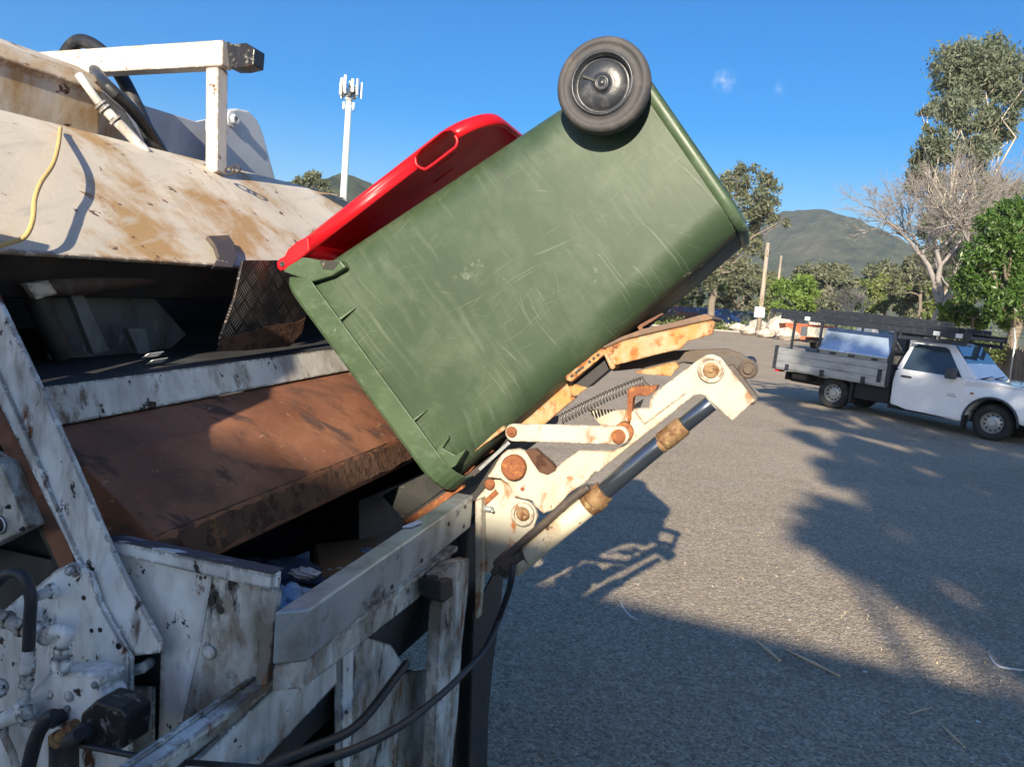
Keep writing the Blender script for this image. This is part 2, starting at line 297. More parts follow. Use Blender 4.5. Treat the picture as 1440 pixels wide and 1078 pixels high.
# ------------------------------------------------------------------ ground
def asphalt():
    m, t, N, L, B = new_mat('worn asphalt')
    v = coords(N, L)
    c = mixc(N, L, mrange(N, L, noise(N, L, v, .35, 5), .35, .65), (.46, .375, .265), (.57, .475, .345))
    c = mixc(N, L, mrange(N, L, noise(N, L, v, 2.2, 6), .5, .72), c, (.52, .445, .345))
    vo = N.new('ShaderNodeTexVoronoi'); L.new(v, vo.inputs['Vector']); vo.inputs['Scale'].default_value = 75
    sp = N.new('ShaderNodeSeparateColor'); L.new(vo.outputs['Color'], sp.inputs[0])
    c = mixc(N, L, mrange(N, L, sp.outputs[0], .0, 1.0, 0, .75), c, (.16, .13, .095))
    c = mixc(N, L, mrange(N, L, sp.outputs[1], .86, .96, 0, .7), c, (.66, .58, .47))
    v2 = N.new('ShaderNodeTexVoronoi'); L.new(v, v2.inputs['Vector']); v2.inputs['Scale'].default_value = 30
    s2 = N.new('ShaderNodeSeparateColor'); L.new(v2.outputs['Color'], s2.inputs[0])
    st = mth(N, L, 'MULTIPLY', mrange(N, L, s2.outputs[0], .93, .95), mrange(N, L, v2.outputs['Distance'], .30, .22))
    c = mixc(N, L, st, c, (.45, .41, .36))
    c = mixc(N, L, mrange(N, L, noise(N, L, v, .8, 3), .58, .75, 0, .55), c, (.17, .145, .11))
    c = mixc(N, L, mrange(N, L, noise(N, L, v, 9, 5, .75), .55, .72, 0, .6), c, (.15, .125, .10))
    c = mixc(N, L, mrange(N, L, noise(N, L, v, 14, 5, .75), .60, .72, 0, .7), c, (.66, .57, .44))
    cr = N.new('ShaderNodeTexVoronoi'); cr.feature = 'DISTANCE_TO_EDGE'; cr.inputs['Scale'].default_value = .22
    wv_ = N.new('ShaderNodeVectorMath'); wv_.operation = 'ADD'; nn_ = N.new('ShaderNodeTexNoise'); nn_.inputs['Scale'].default_value = 1.3; nn_.inputs['Detail'].default_value = 6; L.new(v, nn_.inputs[0]); L.new(v, wv_.inputs[0]); L.new(nn_.outputs['Color'], wv_.inputs[1]); L.new(wv_.outputs[0], cr.inputs['Vector'])
    c = mixc(N, L, mth(N, L, 'MULTIPLY', mrange(N, L, cr.outputs['Distance'], .0035, .0, 0, .8), mrange(N, L, noise(N, L, v, .15, 2), .52, .62)), c, (.07, .06, .05))
    L.new(c, B.inputs['Base Color']); B.inputs['Roughness'].default_value = .85; B.inputs['Specular IOR Level'].default_value = .3
    h = mth(N, L, 'ADD', mrange(N, L, vo.outputs['Distance'], 0, .6, 1, 0), mth(N, L, 'MULTIPLY', noise(N, L, v, 22, 4), 1.6))
    h = mth(N, L, 'ADD', h, mth(N, L, 'MULTIPLY', st, 1.2))
    bp = N.new('ShaderNodeBump'); bp.inputs['Strength'].default_value = 1; bp.inputs['Distance'].default_value = .010; L.new(h, bp.inputs['Height']); L.new(bp.outputs[0], B.inputs['Normal'])
    return m
M['asphalt'] = asphalt()
M['dirt'] = worn('dry grass and dirt', (.17, .145, .075), .95, layers=[((.08, .11, .035), (.12, .12, .12), .45, .6, .95), ((.25, .20, .13), (.4, .4, .4), .5, .7, .95), ((.05, .075, .025), (2, 2, 2), .55, .68, .95)], bump=.8, bscale=8, var=.25, vscale=1)
def sheet(name, xs, ys, mat, dz=0, flt=None):
    vs = [(x, y, gz(x, y)+dz) for y in ys for x in xs]; nx = len(xs); fs = []
    for j in range(len(ys)-1):
        for i in range(nx-1):
            if flt and not flt((xs[i]+xs[i+1])/2, (ys[j]+ys[j+1])/2): continue
            fs.append([j*nx+i, j*nx+i+1, (j+1)*nx+i+1, (j+1)*nx+i])
    mb = MB(); mb.add(vs, fs, True); return mb.build(name, mat, root=(0, 0, 0))
xs = [-900, -400, -200, -100, -60, -40, -30]+[i*1.0 for i in range(-20, 41)]+[45, 50, 60, 80, 110, 160, 250, 450, 900]
ys = [-400, -150, -60, -30, -10]+[i*1.0 for i in range(-5, 40)]+[42+3*i for i in range(20)]+[110, 150, 250, 500, 1000, 2500]
tag(sheet('ground', xs, ys, 'dirt', -.03), kind='structure')
xs2 = [-30, -20]+[i*1.0 for i in range(-12, 41)]+[43, 46, 50]
ys2 = [-20, -12, -8]+[i*1.0 for i in range(-5, 40)]+[42+3*i for i in range(13)]
tag(sheet('asphalt_yard', xs2, ys2, 'asphalt', 0), kind='structure')
# far kerb line of the yard
k = MB()
for i in range(40):
    x0, x1 = -30+2*i, -28+2*i
    k.beam((x0, 78.2, gz(x0, 78.2)+.05), (x1, 78.2, gz(x1, 78.2)+.05), .3, .14)
M['concrete'] = worn('pale concrete', (.42, .40, .36), .85, layers=[((.25, .23, .2), (4, 4, 4), .5, .7, .9)])
tag(k.build('kerb', 'concrete', root=(0, 0, 0)), kind='structure')
# ------------------------------------------------------------------ hills
def hillmat():
    m, t, N, L, B = new_mat('wooded hillside')
    v = coords(N, L)
    c = mixc(N, L, mrange(N, L, noise(N, L, v, .035, 8, .75), .40, .60), (.035, .055, .022), (.12, .14, .07))
    c = mixc(N, L, mrange(N, L, noise(N, L, v, .008, 5), .52, .66), c, (.15, .145, .085))
    L.new(c, B.inputs['Base Color']); B.inputs['Roughness'].default_value = 1; B.inputs['Specular IOR Level'].default_value = 0
    bp = N.new('ShaderNodeBump'); bp.inputs['Strength'].default_value = 1; bp.inputs['Distance'].default_value = 14; L.new(noise(N, L, v, .05, 7, .8), bp.inputs['Height']); L.new(bp.outputs[0], B.inputs['Normal'])
    return m
M['hill'] = hillmat()
def hill(name, ridge, d, depth, seed):
    """ridge: photo points of the skyline; built as a real mound d metres out"""
    rg = random.Random(seed); pts = [onD(x, y, d) for x, y in ridge]
    fine = []
    for a, b in zip(pts[:-1], pts[1:]):
        n = max(2, int((b-a).length/14))
        for i in range(n): fine.append(a.lerp(b, i/n))
    fine.append(pts[-1]); rows = 26; vs = []; fs = []
    nx = len(fine); ph = [rg.uniform(0, 6) for _ in range(8)]
    for j in range(-rows, rows+1):
        t = j/rows
        for i, p in enumerate(fine):
            h = max(0, p.z); dr = cos(t*pi/2)**.75
            wob = 1+.10*sin(i*.11+ph[0]+t*4)*(1-dr)+.08*sin(i*.045+ph[1]-t*7)*(1-dr)
            z = h*min(1, dr*wob)-4*(abs(t) > .98)
            z += (rg.uniform(-1, 1)*3.0)*min(1, h/40)*(1 if abs(t) < .9 else 0)
            vs.append((p.x, p.y+t*depth, z))
    for j in range(2*rows):
        for i in range(nx-1): fs.append([j*nx+i, j*nx+i+1, (j+1)*nx+i+1, (j+1)*nx+i])
    mb = MB(); mb.add(vs, fs, False); return tag(mb.build(name, 'hill', root=(pts[0].x, d, 0)), kind='structure')
hill('hills', [(560, 440), (640, 420), (800, 350), (900, 335), (1000, 345), (1060, 318), (1095, 301), (1132, 299), (1165, 309), (1200, 328), (1230, 348), (1270, 368), (1330, 395), (1400, 418), (1520, 440), (1700, 470), (1900, 500)], 1300, 420, 3)
hill('hills', [(-500, 330), (-300, 300), (-100, 295), (100, 290), (250, 280), (350, 268), (400, 261), (440, 262), (470, 255), (487, 251), (505, 254), (540, 268), (600, 300), (700, 360), (760, 400)], 700, 160, 5)
# ------------------------------------------------------------------ vegetation
def leafm(name, a, b, c, sc=.5, trans=.3, rough=.6):
    m, t, N, L, B = new_mat(name)
    v = coords(N, L)
    g = N.new('ShaderNodeNewGeometry')
    col = mixc(N, L, mrange(N, L, noise(N, L, v, sc, 3), .38, .62), a, b)
    col = mixc(N, L, mrange(N, L, noise(N, L, v, sc*9, 2), .45, .7), col, c)
    L.new(col, B.inputs['Base Color']); B.inputs['Roughness'].default_value = rough; B.inputs['Specular IOR Level'].default_value = .35
    tr = N.new('ShaderNodeBsdfTranslucent'); L.new(col, tr.inputs[0]); mx = N.new('ShaderNodeMixShader'); mx.inputs[0].default_value = trans
    L.new(B.outputs[0], mx.inputs[1]); L.new(tr.outputs[0], mx.inputs[2]); L.new(mx.outputs[0], N['Material Output'].inputs[0]); return m
M['lgum'] = leafm('gum leaves', (.11, .145, .095), (.17, .205, .14), (.25, .27, .19), .35)
M['lgrey'] = leafm('grey green leaves', (.10, .125, .075), (.17, .195, .115), (.25, .25, .16), .3)
M['lmid'] = leafm('bushy green leaves', (.10, .145, .04), (.19, .24, .075), (.26, .28, .11), .3)
M['lbright'] = leafm('bright lime leaves', (.11, .20, .030), (.17, .27, .05), (.22, .30, .08), .5)
M['lmango'] = leafm('glossy deep green leaves', (.028, .065, .014), (.065, .14, .03), (.13, .22, .05), .8, .2, .38)
M['ldry'] = leafm('dry scrub', (.16, .14, .075), (.22, .19, .11), (.11, .13, .055), .5)
M['bark'] = worn('pale gum bark', (.42, .38, .32), .85, layers=[((.20, .16, .12), (3, 3, .8), .5, .66, .9), ((.60, .57, .52), (2, 2, .7), .56, .66, .8)], vscale=2)
M['barkg'] = worn('grey brown bark', (.20, .165, .13), .9, layers=[((.10, .08, .06), (4, 4, 1), .5, .66, .9), ((.34, .30, .25), (3, 3, 1), .58, .7, .9)], vscale=2)
M['barkp'] = worn('pinkish dead bark', (.40, .33, .27), .9, layers=[((.24, .19, .15), (4, 4, 1), .5, .66, .9)], vscale=2)
def limb(mb, a, b, r0, r1, rg, wob=.08, n=7, segs=5):
    a, b = Vector(a), Vector(b); L_ = (b-a).length; pts = []; rr = []
    for i in range(segs+1):
        t = i/segs; p = a.lerp(b, t)
        if 0 < i < segs: p += Vector((rg.uniform(-1, 1), rg.uniform(-1, 1), rg.uniform(-1, 1)))*L_*wob
        pts.append(p); rr.append(r0+(r1-r0)*t)
    mb.tube(pts, rr, n); return pts
def tree(name, label, cat, base_px, d, clumps, leaf, nleaf, lsz, bark='barkg', r0=.2, seed=1, group=None, asp=.4, depth=1.0, fork=.35, droop=0, twigs=True, base=None):
    """clumps: photo blobs (x,y,radius px) of the crown at distance d, spread in depth as real clumps"""
    rg = random.Random(seed); nr = np.random.default_rng(seed)
    if base is None:
        b = onD(base_px[0], base_px[1], d); b.z = gz(b.x, b.y)
    else: b = Vector(base)
    root = thing(name, b, label, cat, group)
    s = d/FPX; C = []; tk = MB(); cc = []
    for (x, y, r) in clumps:
        p = onD(x, y, d); R_ = r*s
        p = p+Vector((0, rg.uniform(-1, 1)*R_*1.2*depth, 0)); cc.append((p, R_))
    mid = sum((p for p, _ in cc), Vector())/len(cc); low = min(p.z for p, _ in cc)
    H = max(low-b.z, (mid.z-b.z)*fork)
    f0 = Vector((b.x*.6+mid.x*.4, b.y*.6+mid.y*.4, b.z+H)); tp = limb(tk, b-ZV*.1, f0, r0, r0*.7, rg, .03, 9, 6)
    for p, R_ in cc:
        limb(tk, tp[-1 if p.z > f0.z else -2], p, r0*.42, r0*.10, rg, .07, 6, 5)
        for _ in range(4 if twigs else 2):
            q = p+Vector((rg.gauss(0, 1), rg.gauss(0, 1), rg.gauss(0, .8)))*R_*.6; limb(tk, p.lerp(f0, rg.uniform(.05, .35)), q, r0*.13, r0*.04, rg, .1, 5, 3)
    tot = sum(R_**2 for _, R_ in cc)
    for p, R_ in cc:
        n = int(nleaf*R_**2/tot); k = max(4, int(n/60))
        sub = nr.normal(size=(k, 3)); sub /= np.linalg.norm(sub, axis=1)[:, None]; sub *= (nr.uniform(.25, 1, k)**.5)[:, None]*R_*np.array([1, depth, .85])
        idx = nr.integers(0, k, n); C.append(np.array(p)+sub[idx]+nr.normal(size=(n, 3))*R_*.17)
    leafmesh('crown', np.concatenate(C), lsz, M[leaf], root, asp=asp, seed=seed, droop=droop)
    tk.build('trunk', bark, root, weld=False)
    return root
def bare(mb, p, dir_, L_, r, rg, lvl, maxl, up=.15):
    q = p+dir_*L_; pts = limb(mb, p, q, r, r*.62, rg, .06, 6 if r > .02 else 4, 4 if lvl < 3 else 3)
    if lvl >= maxl: return
    n = rg.choice([2, 3, 3]) if lvl else 4
    for i in range(n+(1 if lvl > 1 else 0)):
        dd = (dir_+Vector((rg.gauss(0, 1), rg.gauss(0, .8), rg.gauss(0, .75)))*.55+ZV*up).normalized()
        bare(mb, pts[-1] if i < n-1 else pts[-2], dd, L_*rg.uniform(.58, .86), r*rg.uniform(.5, .66), rg, lvl+1, maxl, up)
# tall gum on the right
tree('gum_tree', 'tall sparse gum tree with pale branches rising above the bare tree at the right edge', 'tree', (1322, 470), 42,
     [(1345, 95, 36), (1380, 80, 34), (1420, 85, 36), (1395, 110, 30), (1350, 125, 30), (1430, 130, 26), (1330, 160, 26), (1365, 165, 28), (1408, 155, 26), (1310, 150, 14), (1305, 200, 20), (1330, 215, 22), (1365, 215, 24), (1395, 195, 18), (1420, 180, 20), (1445, 100, 24), (1312, 250, 26), (1345, 255, 26), (1375, 250, 24), (1330, 295, 26), (1370, 300, 30), (1400, 270, 24), (1310, 320, 24), (1340, 345, 28), (1380, 350, 26), (1320, 385, 20), (1350, 385, 22), (1300, 225, 22), (1300, 190, 12)],
     'lgum', 46000, .30, 'bark', .22, 11, asp=.26, fork=.42, droop=.9)
# bare trees
M['barkg2'] = worn('grey dead bark', (.27, .25, .235), .9, layers=[((.22, .19, .17), (4, 4, 1), .5, .66, .9)])
def bare_tree(label, px, d, L_, r, seed, maxl, bark='barkp', up=.12, group=None, lean=(0, 0)):
    rg = random.Random(seed); b = onD(px[0], px[1], d); b.z = gz(b.x, b.y); root = thing('bare_tree', b, label, 'tree', group)
    mb = MB(); bare(mb, b-ZV*.1, Vector((lean[0], lean[1], 1)).normalized(), L_, r, rg, 0, maxl, up); mb.build('trunk', bark, root, weld=False); return root
bare_tree('large leafless tree with a fan of pinkish grey twigs in front of the tall gum', (1318, 468), 34, 3.25, .24, 25, 7, bark='barkg2', up=.05)
bare_tree('small leafless pale tree standing just above the ladders of the nearer ute', (1208, 455), 60, 1.9, .16, 8, 5, 'bark', .12)
# dense green tree at the right edge
tree('mango_tree', 'dense round deep green tree with glossy leaves at the right edge', 'tree', (1425, 480), 27,
     [(1385, 325, 26), (1420, 305, 26), (1455, 300, 30), (1370, 365, 24), (1405, 350, 30), (1445, 345, 30), (1375, 400, 26), (1410, 395, 30), (1450, 390, 30), (1480, 350, 40), (1390, 432, 24), (1430, 430, 28), (1490, 420, 40), (1520, 340, 40)],
     'lmango', 26000, .19, 'barkg', .25, 21, asp=.32, droop=.6)
tree('lime_bush', 'bright lime green bush below the dense green tree beside the paling fence', 'bush', (1370, 465), 30, [(1345, 445, 16), (1362, 438, 14), (1385, 448, 16), (1410, 450, 15), (1330, 432, 9)], 'lbright', 4000, .2, 'barkg', .06, 23, asp=.4)
# gum behind the bin
tree('gum_tree', 'broad grey green gum tree with leaning dark trunk directly behind the raised bin', 'tree', (995, 452), 72,
     [(1045, 250, 20), (1070, 262, 20), (1025, 265, 22), (1088, 290, 20), (1050, 290, 26), (1020, 300, 26), (990, 310, 26), (1075, 315, 24), (1095, 312, 12), (1040, 330, 26), (1005, 345, 28), (975, 350, 26), (1060, 345, 20), (1025, 370, 24), (985, 385, 26), (950, 380, 24), (1050, 375, 14), (940, 340, 30), (900, 330, 30), (1000, 270, 20)],
     'lgrey', 17000, .42, 'barkg', .38, 31, asp=.35, droop=.4)
bt = [
 ('mid green spreading tree behind the leaning gum trunk', (950, 455), 92, [(930, 400, 24), (965, 395, 22), (995, 405, 18), (945, 425, 20), (980, 425, 16), (900, 410, 26)], 'lmid', 6500, .5),
 ('olive tree between the gum and the sign pole, above the rubble', (1035, 455), 98, [(1015, 405, 18), (1040, 398, 18), (1060, 408, 14), (1030, 425, 15), (1055, 430, 12), (1012, 430, 12)], 'lgrey', 5500, .5),
 ('round lime green tree right of the second pole', (1118, 452), 90, [(1105, 405, 16), (1125, 398, 15), (1118, 420, 17), (1138, 408, 12), (1100, 430, 12), (1135, 430, 12)], 'lbright', 6000, .45),
 ('dull green tree behind the pole with the white sign box', (1080, 452), 108, [(1072, 400, 14), (1085, 410, 14), (1078, 425, 14), (1095, 398, 10)], 'lmid', 3500, .55),
 ('olive green tree behind the small leafless tree', (1180, 452), 105, [(1158, 395, 15), (1178, 390, 16), (1200, 396, 15), (1165, 420, 16), (1195, 422, 15), (1150, 430, 12)], 'lgrey', 5500, .5),
 ('yellowish green tree between the small leafless tree and the large one', (1245, 455), 95, [(1225, 405, 16), (1245, 398, 16), (1262, 408, 15), (1235, 428, 15), (1262, 432, 12), (1215, 430, 12)], 'lmid', 5500, .48),
 ('scrubby olive tree at the foot of the large leafless tree', (1290, 460), 85, [(1278, 418, 16), (1298, 410, 15), (1310, 432, 14), (1285, 440, 13), (1320, 415, 12)], 'lgrey', 5000, .45),
]
bt += [
 ('wispy grey green tree behind the lower limbs of the large leafless tree', (1292, 458), 80, [(1285, 375, 17), (1305, 360, 17), (1270, 392, 15), (1300, 395, 16), (1322, 375, 14), (1258, 405, 13)], 'lgrey', 5000, .45),
 ('low olive tree standing left of the small leafless tree under the hill', (1135, 452), 112, [(1125, 385, 11), (1140, 378, 11), (1160, 380, 12), (1178, 376, 11), (1190, 384, 12)], 'lgrey', 3500, .55),
 ('taller hazy green tree behind the yellowish one, below the hill skyline', (1235, 452), 125, [(1225, 385, 14), (1245, 380, 15), (1265, 384, 14), (1235, 400, 16), (1258, 402, 16), (1275, 398, 12)], 'lgrey', 5000, .6),
 ('dark green treetop between the lime tree and the olive one', (1150, 452), 118, [(1142, 400, 12), (1155, 392, 12), (1165, 402, 12), (1150, 412, 14)], 'lmid', 4000, .55),
 ('furthest grey green tree left of the tall timber pole', (1040, 452), 130, [(1030, 385, 16), (1050, 378, 14), (1062, 388, 14), (1022, 400, 14), (1080, 388, 12)], 'lgrey', 5000, .6),
 ('scrubby tree filling the gap right of the large leafless trunk', (1345, 460), 70, [(1335, 405, 18), (1350, 390, 16), (1330, 425, 16), (1352, 420, 16), (1318, 440, 14)], 'lmid', 6000, .4)]
for i, (lb, px, d, cl, lf, nl, ls) in enumerate(bt):
    tree('leafy_tree', lb, 'tree', px, d, cl, lf, nl, ls, 'barkg', .22, 40+i, 'trees beyond the far edge of the yard', asp=.5, twigs=False)
tree('leafy_tree', 'round grey green treetop showing over the truck hood left of the phone tower', 'tree', (432, 400), 120, [(425, 262, 14), (440, 254, 14), (452, 264, 12), (415, 272, 10), (460, 275, 12), (400, 280, 16), (470, 285, 12), (435, 285, 18)], 'lgrey', 7000, .5, 'barkg', .3, 61, asp=.5)
# trees behind the photographer: their crowns throw the dappled shade over the ute
def overhead(label, base, blobs, seed, n, leaf='lgum', sz=.42):
    rg = random.Random(seed); nr = np.random.default_rng(seed); root = thing('shade_tree', base, label, 'tree', 'shade trees behind the camera')
    tk = MB(); b = Vector(base); f0 = b+Vector((0, 0, 4)); limb(tk, b, f0, .3, .2, rg, .03, 8, 5); C = []
    tot = sum(q[3]**2 for q in blobs)
    for x, y, z, r in blobs:
        p = Vector((x, y, z)); limb(tk, f0, p, .12, .04, rg, .06, 6, 5); m = int(n*r*r/tot); k = max(6, m//70)
        sub = nr.normal(size=(k, 3)); sub /= np.linalg.norm(sub, axis=1)[:, None]; sub *= (nr.uniform(.1, 1, k)**.45)[:, None]*r
        idx = nr.integers(0, k, m); C.append(np.array(p)+sub[idx]+nr.normal(size=(m, 3))*r*.11)
    leafmesh('crown', np.concatenate(C), sz, M[leaf], root, asp=.3, seed=seed, droop=.5); tk.build('trunk', 'bark', root, weld=False)
def shadow_src(gx, gy, h):                     # point at height h whose shadow falls at gx,gy
    k_ = h/tan(SUN_EL); return (gx-sin(SUN_HEAD)*k_, gy-cos(SUN_HEAD)*k_, h)
def blobs_for(lst, hr): return [shadow_src(gx, gy, h)+(r,) for gx, gy, h, r in lst]
overhead('tall leafy gum behind the camera throwing dappled shade on the yard', (-.4, -16, 0),
    blobs_for([(3.6, 5.0, 9.0, .75), (4.4, 5.6, 8.4, .9), (5.4, 6.4, 8.8, 1.0), (3.7, 6.4, 9.5, .55), (4.8, 7.5, 9.4, .9), (2.75, 6.2, 8.6, .34), (3.1, 6.9, 8.2, .28), (6.6, 8, 9, 1.2), (5.0, 9.2, 8.6, .8)]+[(4.4, 9.6, 9.0, .45), (5.2, 12.2, 9.4, .5), (4.1, 8.0, 9.0, .3), (6.3, 9.6, 9.2, .6), (2.9, 5.4, 8.6, .22), (3.3, 7.6, 8.8, .25)], 0), 101, 13500)
overhead('broad gum behind the camera shading the white ute', (3.4, -9, 0),
    blobs_for([(6.4, 10.8, 9.4, .9), (5.9, 13.2, 9.9, .9), (7.6, 12.5, 9.2, 1.2), (7.0, 15.6, 9.6, 1.0), (6.6, 18.2, 9.8, .9), (9.3, 14.5, 9.6, 1.5), (9.0, 18.0, 10.2, 1.5), (11.3, 16.4, 9.8, 1.6), (8.4, 10.4, 8.6, 1.1), (11.0, 13.0, 8.8, 1.4), (11.5, 19.5, 10.6, 1.5), (8.2, 20.5, 10.4, 1.0), (13.5, 16.5, 9, 1.6), (6.2, 16.2, 9.0, .6), (9.0, 8.0, 9.4, 1.2), (10.5, 10.4, 10, 1.2)], 0), 102, 24000)
# ------------------------------------------------------------------ shed behind the photographer (casts the straight shadow edge)
M['tin'] = worn('cream corrugated sheet', (.82, .82, .80), .5, layers=[((.7, .68, .62), (1, 1, .4), .5, .7, .7)])
A_ = Vector((1.079, 4.526, 0)); B_ = Vector((2.605, 3.803, 0)); hh = 5.2
e0 = A_-Vector((sin(SUN_HEAD), cos(SUN_HEAD), 0))*(hh/tan(SUN_EL)); dr_ = (B_-A_).normalized(); nb = Vector((-dr_.y, dr_.x, 0))
if nb.y > 0: nb = -nb
root = thing('shed', e0+nb*3, 'white corrugated metal shed behind the photographer', 'shed')
mb = MB(); p0 = e0-dr_*3.8+nb*.15; p1 = e0+dr_*5.6+nb*.15
n_ = 60; pts = []
for i in range(n_+1): pts.append(p0.lerp(p1, i/n_)+nb*(.02 if i % 2 else -.02))
vs = [p+ZV*0 for p in pts]+[p+ZV*(hh-.06) for p in pts]; mb.add(vs, [[i, i+1, i+n_+2, i+n_+1] for i in range(n_)])
for q, w_ in ((p0, 0), (p1, 0)): mb.prism([q, q+nb*6, q+nb*6+ZV*(hh+.5), q+ZV*(hh-.06)], dr_*.06)
mb.build('wall', 'tin', root, weld=False)
mb = MB(); mb.prism([p0-dr_*.2-nb*.15+ZV*(hh-.06), p0-dr_*.2+nb*6.2+ZV*(hh+.6), p0-dr_*.2+nb*6.2+ZV*(hh+.66), p0-dr_*.2-nb*.15+ZV*hh], dr_*9.8); mb.build('roof', 'tin', root)
# ------------------------------------------------------------------ phone tower
M['galv'] = worn('pale galvanised steel', (.62, .66, .62), .5, metal=.1, layers=[((.45, .47, .44), (1, 1, .2), .5, .7, .6)])
M['panelw'] = worn('white antenna panel', (.78, .79, .76), .5)
def placeD(px, py, d): return onD(px, py, d)
tb = placeD(480, 330, 150); tt = placeD(491, 118, 150); s_ = 150/FPX
root = thing('phone_tower', (tb.x, tb.y, 0), 'slim pale phone tower with a cluster of antenna panels above the truck hood', 'tower')
mb = MB(); mb.tube([(tb.x, tb.y, -1), (tb.x, tb.y, tt.z-3.9)], [.85, .56], 16); mb.build('pole', 'galv', root)
mb = MB(); mb.tube([(tb.x, tb.y, tt.z-4), (tb.x, tb.y, tt.z-.2)], .16, 10); mb.tube([(tb.x, tb.y, tt.z-3.9), (tb.x, tb.y, tt.z-3.4)], .75, 12); mb.build('mast', 'galv', root)
rg = random.Random(4)
for i in range(9):
    a = i*2*pi/9+.35; R_ = 1.75 if i % 3 else 2.25; c = Vector((tb.x+cos(a)*R_, tb.y+sin(a)*R_, tt.z-1.5+rg.uniform(-.3, .2)))
    rad = Vector((cos(a), sin(a), 0)); tn = Vector((-sin(a), cos(a), 0))
    mb = MB(); mb.box(c, rad*.14, tn*.26, ZV*(1.55 if i % 3 != 1 else 1.2)); ap = mb.build('antenna_panel', 'panelw', root, .06)
    mb = MB(); mb.beam((tb.x, tb.y, c.z), c-rad*.14, .1, .1); mb.beam((tb.x, tb.y, c.z-.9), c-rad*.3-ZV*.9, .1, .1); mb.tube([c-rad*.3-ZV*1.5, c-rad*.3+ZV*1.1], .06, 6); mb.build('bracket', 'dark', ap)
for i in range(9):
    a = i*2*pi/9+.1; c = Vector((tb.x+cos(a)*1.15, tb.y+sin(a)*1.15, tt.z-2.5-.5*(i % 2)))
    mb = MB(); mb.box(c, (.22, 0, 0), (0, .2, 0), (0, 0, .36)); mb.beam(c, (tb.x, tb.y, c.z), .08, .08); mb.build('radio_unit', 'dark' if i % 3 else 'panelw', root)
for sx in (-1, 1):
    mb = MB(); mb.tube([(tb.x+sx*.95, tb.y, tt.z-5.6), (tb.x+sx*.95, tb.y, tt.z-4.2)], .22, 10); mb.beam((tb.x, tb.y, tt.z-4.9), (tb.x+sx*.95, tb.y, tt.z-4.9), .1, .1); mb.build('lower_antenna', 'panelw', root)
# ------------------------------------------------------------------ poles
M['wood'] = worn('weathered timber', (.36, .31, .25), .85, layers=[((.22, .17, .12), (6, 6, .6), .5, .66, .9)])
def gbase(px, py, d): p = onD(px, py, d); p.z = gz(p.x, p.y); return p
def pole(label, px, d, ytop, r0, r1, group='timber poles at the far edge of the yard'):
    b = gbase(px[0], px[1], d); top = onD(px[0]+6, ytop, d); root = thing('timber_pole', b, label, 'pole', group)
    MB().tube([b-ZV*.3, (b.x+.01, b.y, top.z)], [r0, r1], 10).build('shaft', 'wood', root)
    return root, b, top
rp, b, tp_ = pole('tallest pale timber pole, with a white sign box on its lower part', (1066, 468), 70, 342, .24, .17)
MB().beam(Vector((b.x, b.y-.25, tp_.z-1.2)), Vector((b.x, b.y-.25, tp_.z-.6)), .12, .12, Vector((1, 0, 0))).build('bracket', 'wood', rp)
sb = onD(1068, 439, 69.6); bx_ = MB().box(sb, (.45, 0, 0), (0, .10, 0), (0, 0, .46)).build('sign_box', 'panelw', rp, .03)
pole('thinner timber pole right of the pole with the sign box', (1088, 455), 92, 360, .17, .12)
pole('short distant timber pole whose tip shows over the lime green tree', (1111, 450), 130, 376, .17, .13)
# ------------------------------------------------------------------ rubble, skip, far vehicles
M['stone'] = worn('pale rubble', (.52, .48, .42), .9, layers=[((.34, .27, .2), (2, 2, 2), .5, .66, .9)], bump=.6, bscale=8)
M['orange'] = worn('faded orange steel', (.42, .12, .05), .6, layers=[((.25, .08, .04), (2, 2, 2), .5, .7, .8)])
def rock(px, py, d, w, h, seed, lab):
    b = gbase(px, py, d); rg = random.Random(seed); n = 12; rings = []
    for j in range(7):
        t = j/6; rr = max(.02, sin(pi*(.12+.86*t))**.7); rings.append([b+Vector((cos(2*pi*k/n)*w*rr*rg.uniform(.78, 1.15), sin(2*pi*k/n)*w*.8*rr*rg.uniform(.8, 1.15), h*t*rg.uniform(.92, 1.04))) for k in range(n)])
    tag(MB().loft(rings, True, False).build('rubble_rock', 'stone', root=b), lab, 'rock', 'rubble dumped along the far kerb')
rr_ = [(1055, 468, 71, 1.1, .9, 'broad pale rock lying left of the sign pole foot'), (1078, 470, 68, 1.0, .8, 'low tan rock just right of the sign pole foot'), (1092, 466, 74, 1.1, 1.9, 'tall pinkish rock between the two poles and the skip'), (1106, 472, 66, 1.1, 1.1, 'blocky tan rock at the right end of the rubble'),
       (1038, 462, 80, .9, .9, 'small white rock in the grass left of the sign pole'), (1022, 460, 82, .7, .8, 'small grey rock nearest the saddle tip of the lifter'), (1100, 458, 84, 1.2, 2.1, 'rear grey boulder behind the blocky tan rock'), (1066, 460, 80, 1.4, 1.4, 'white topped boulder behind the sign pole'),
       (1128, 452, 95, 1.3, 2.0, 'rounded cream boulder above the orange skip'), (1143, 452, 95, 1.0, 2.1, 'narrow cream boulder right of the rounded one above the skip')]
for i, (x, y, d, w, h, lb) in enumerate(rr_): rock(x, y, d, w, h, 70+i, lb)
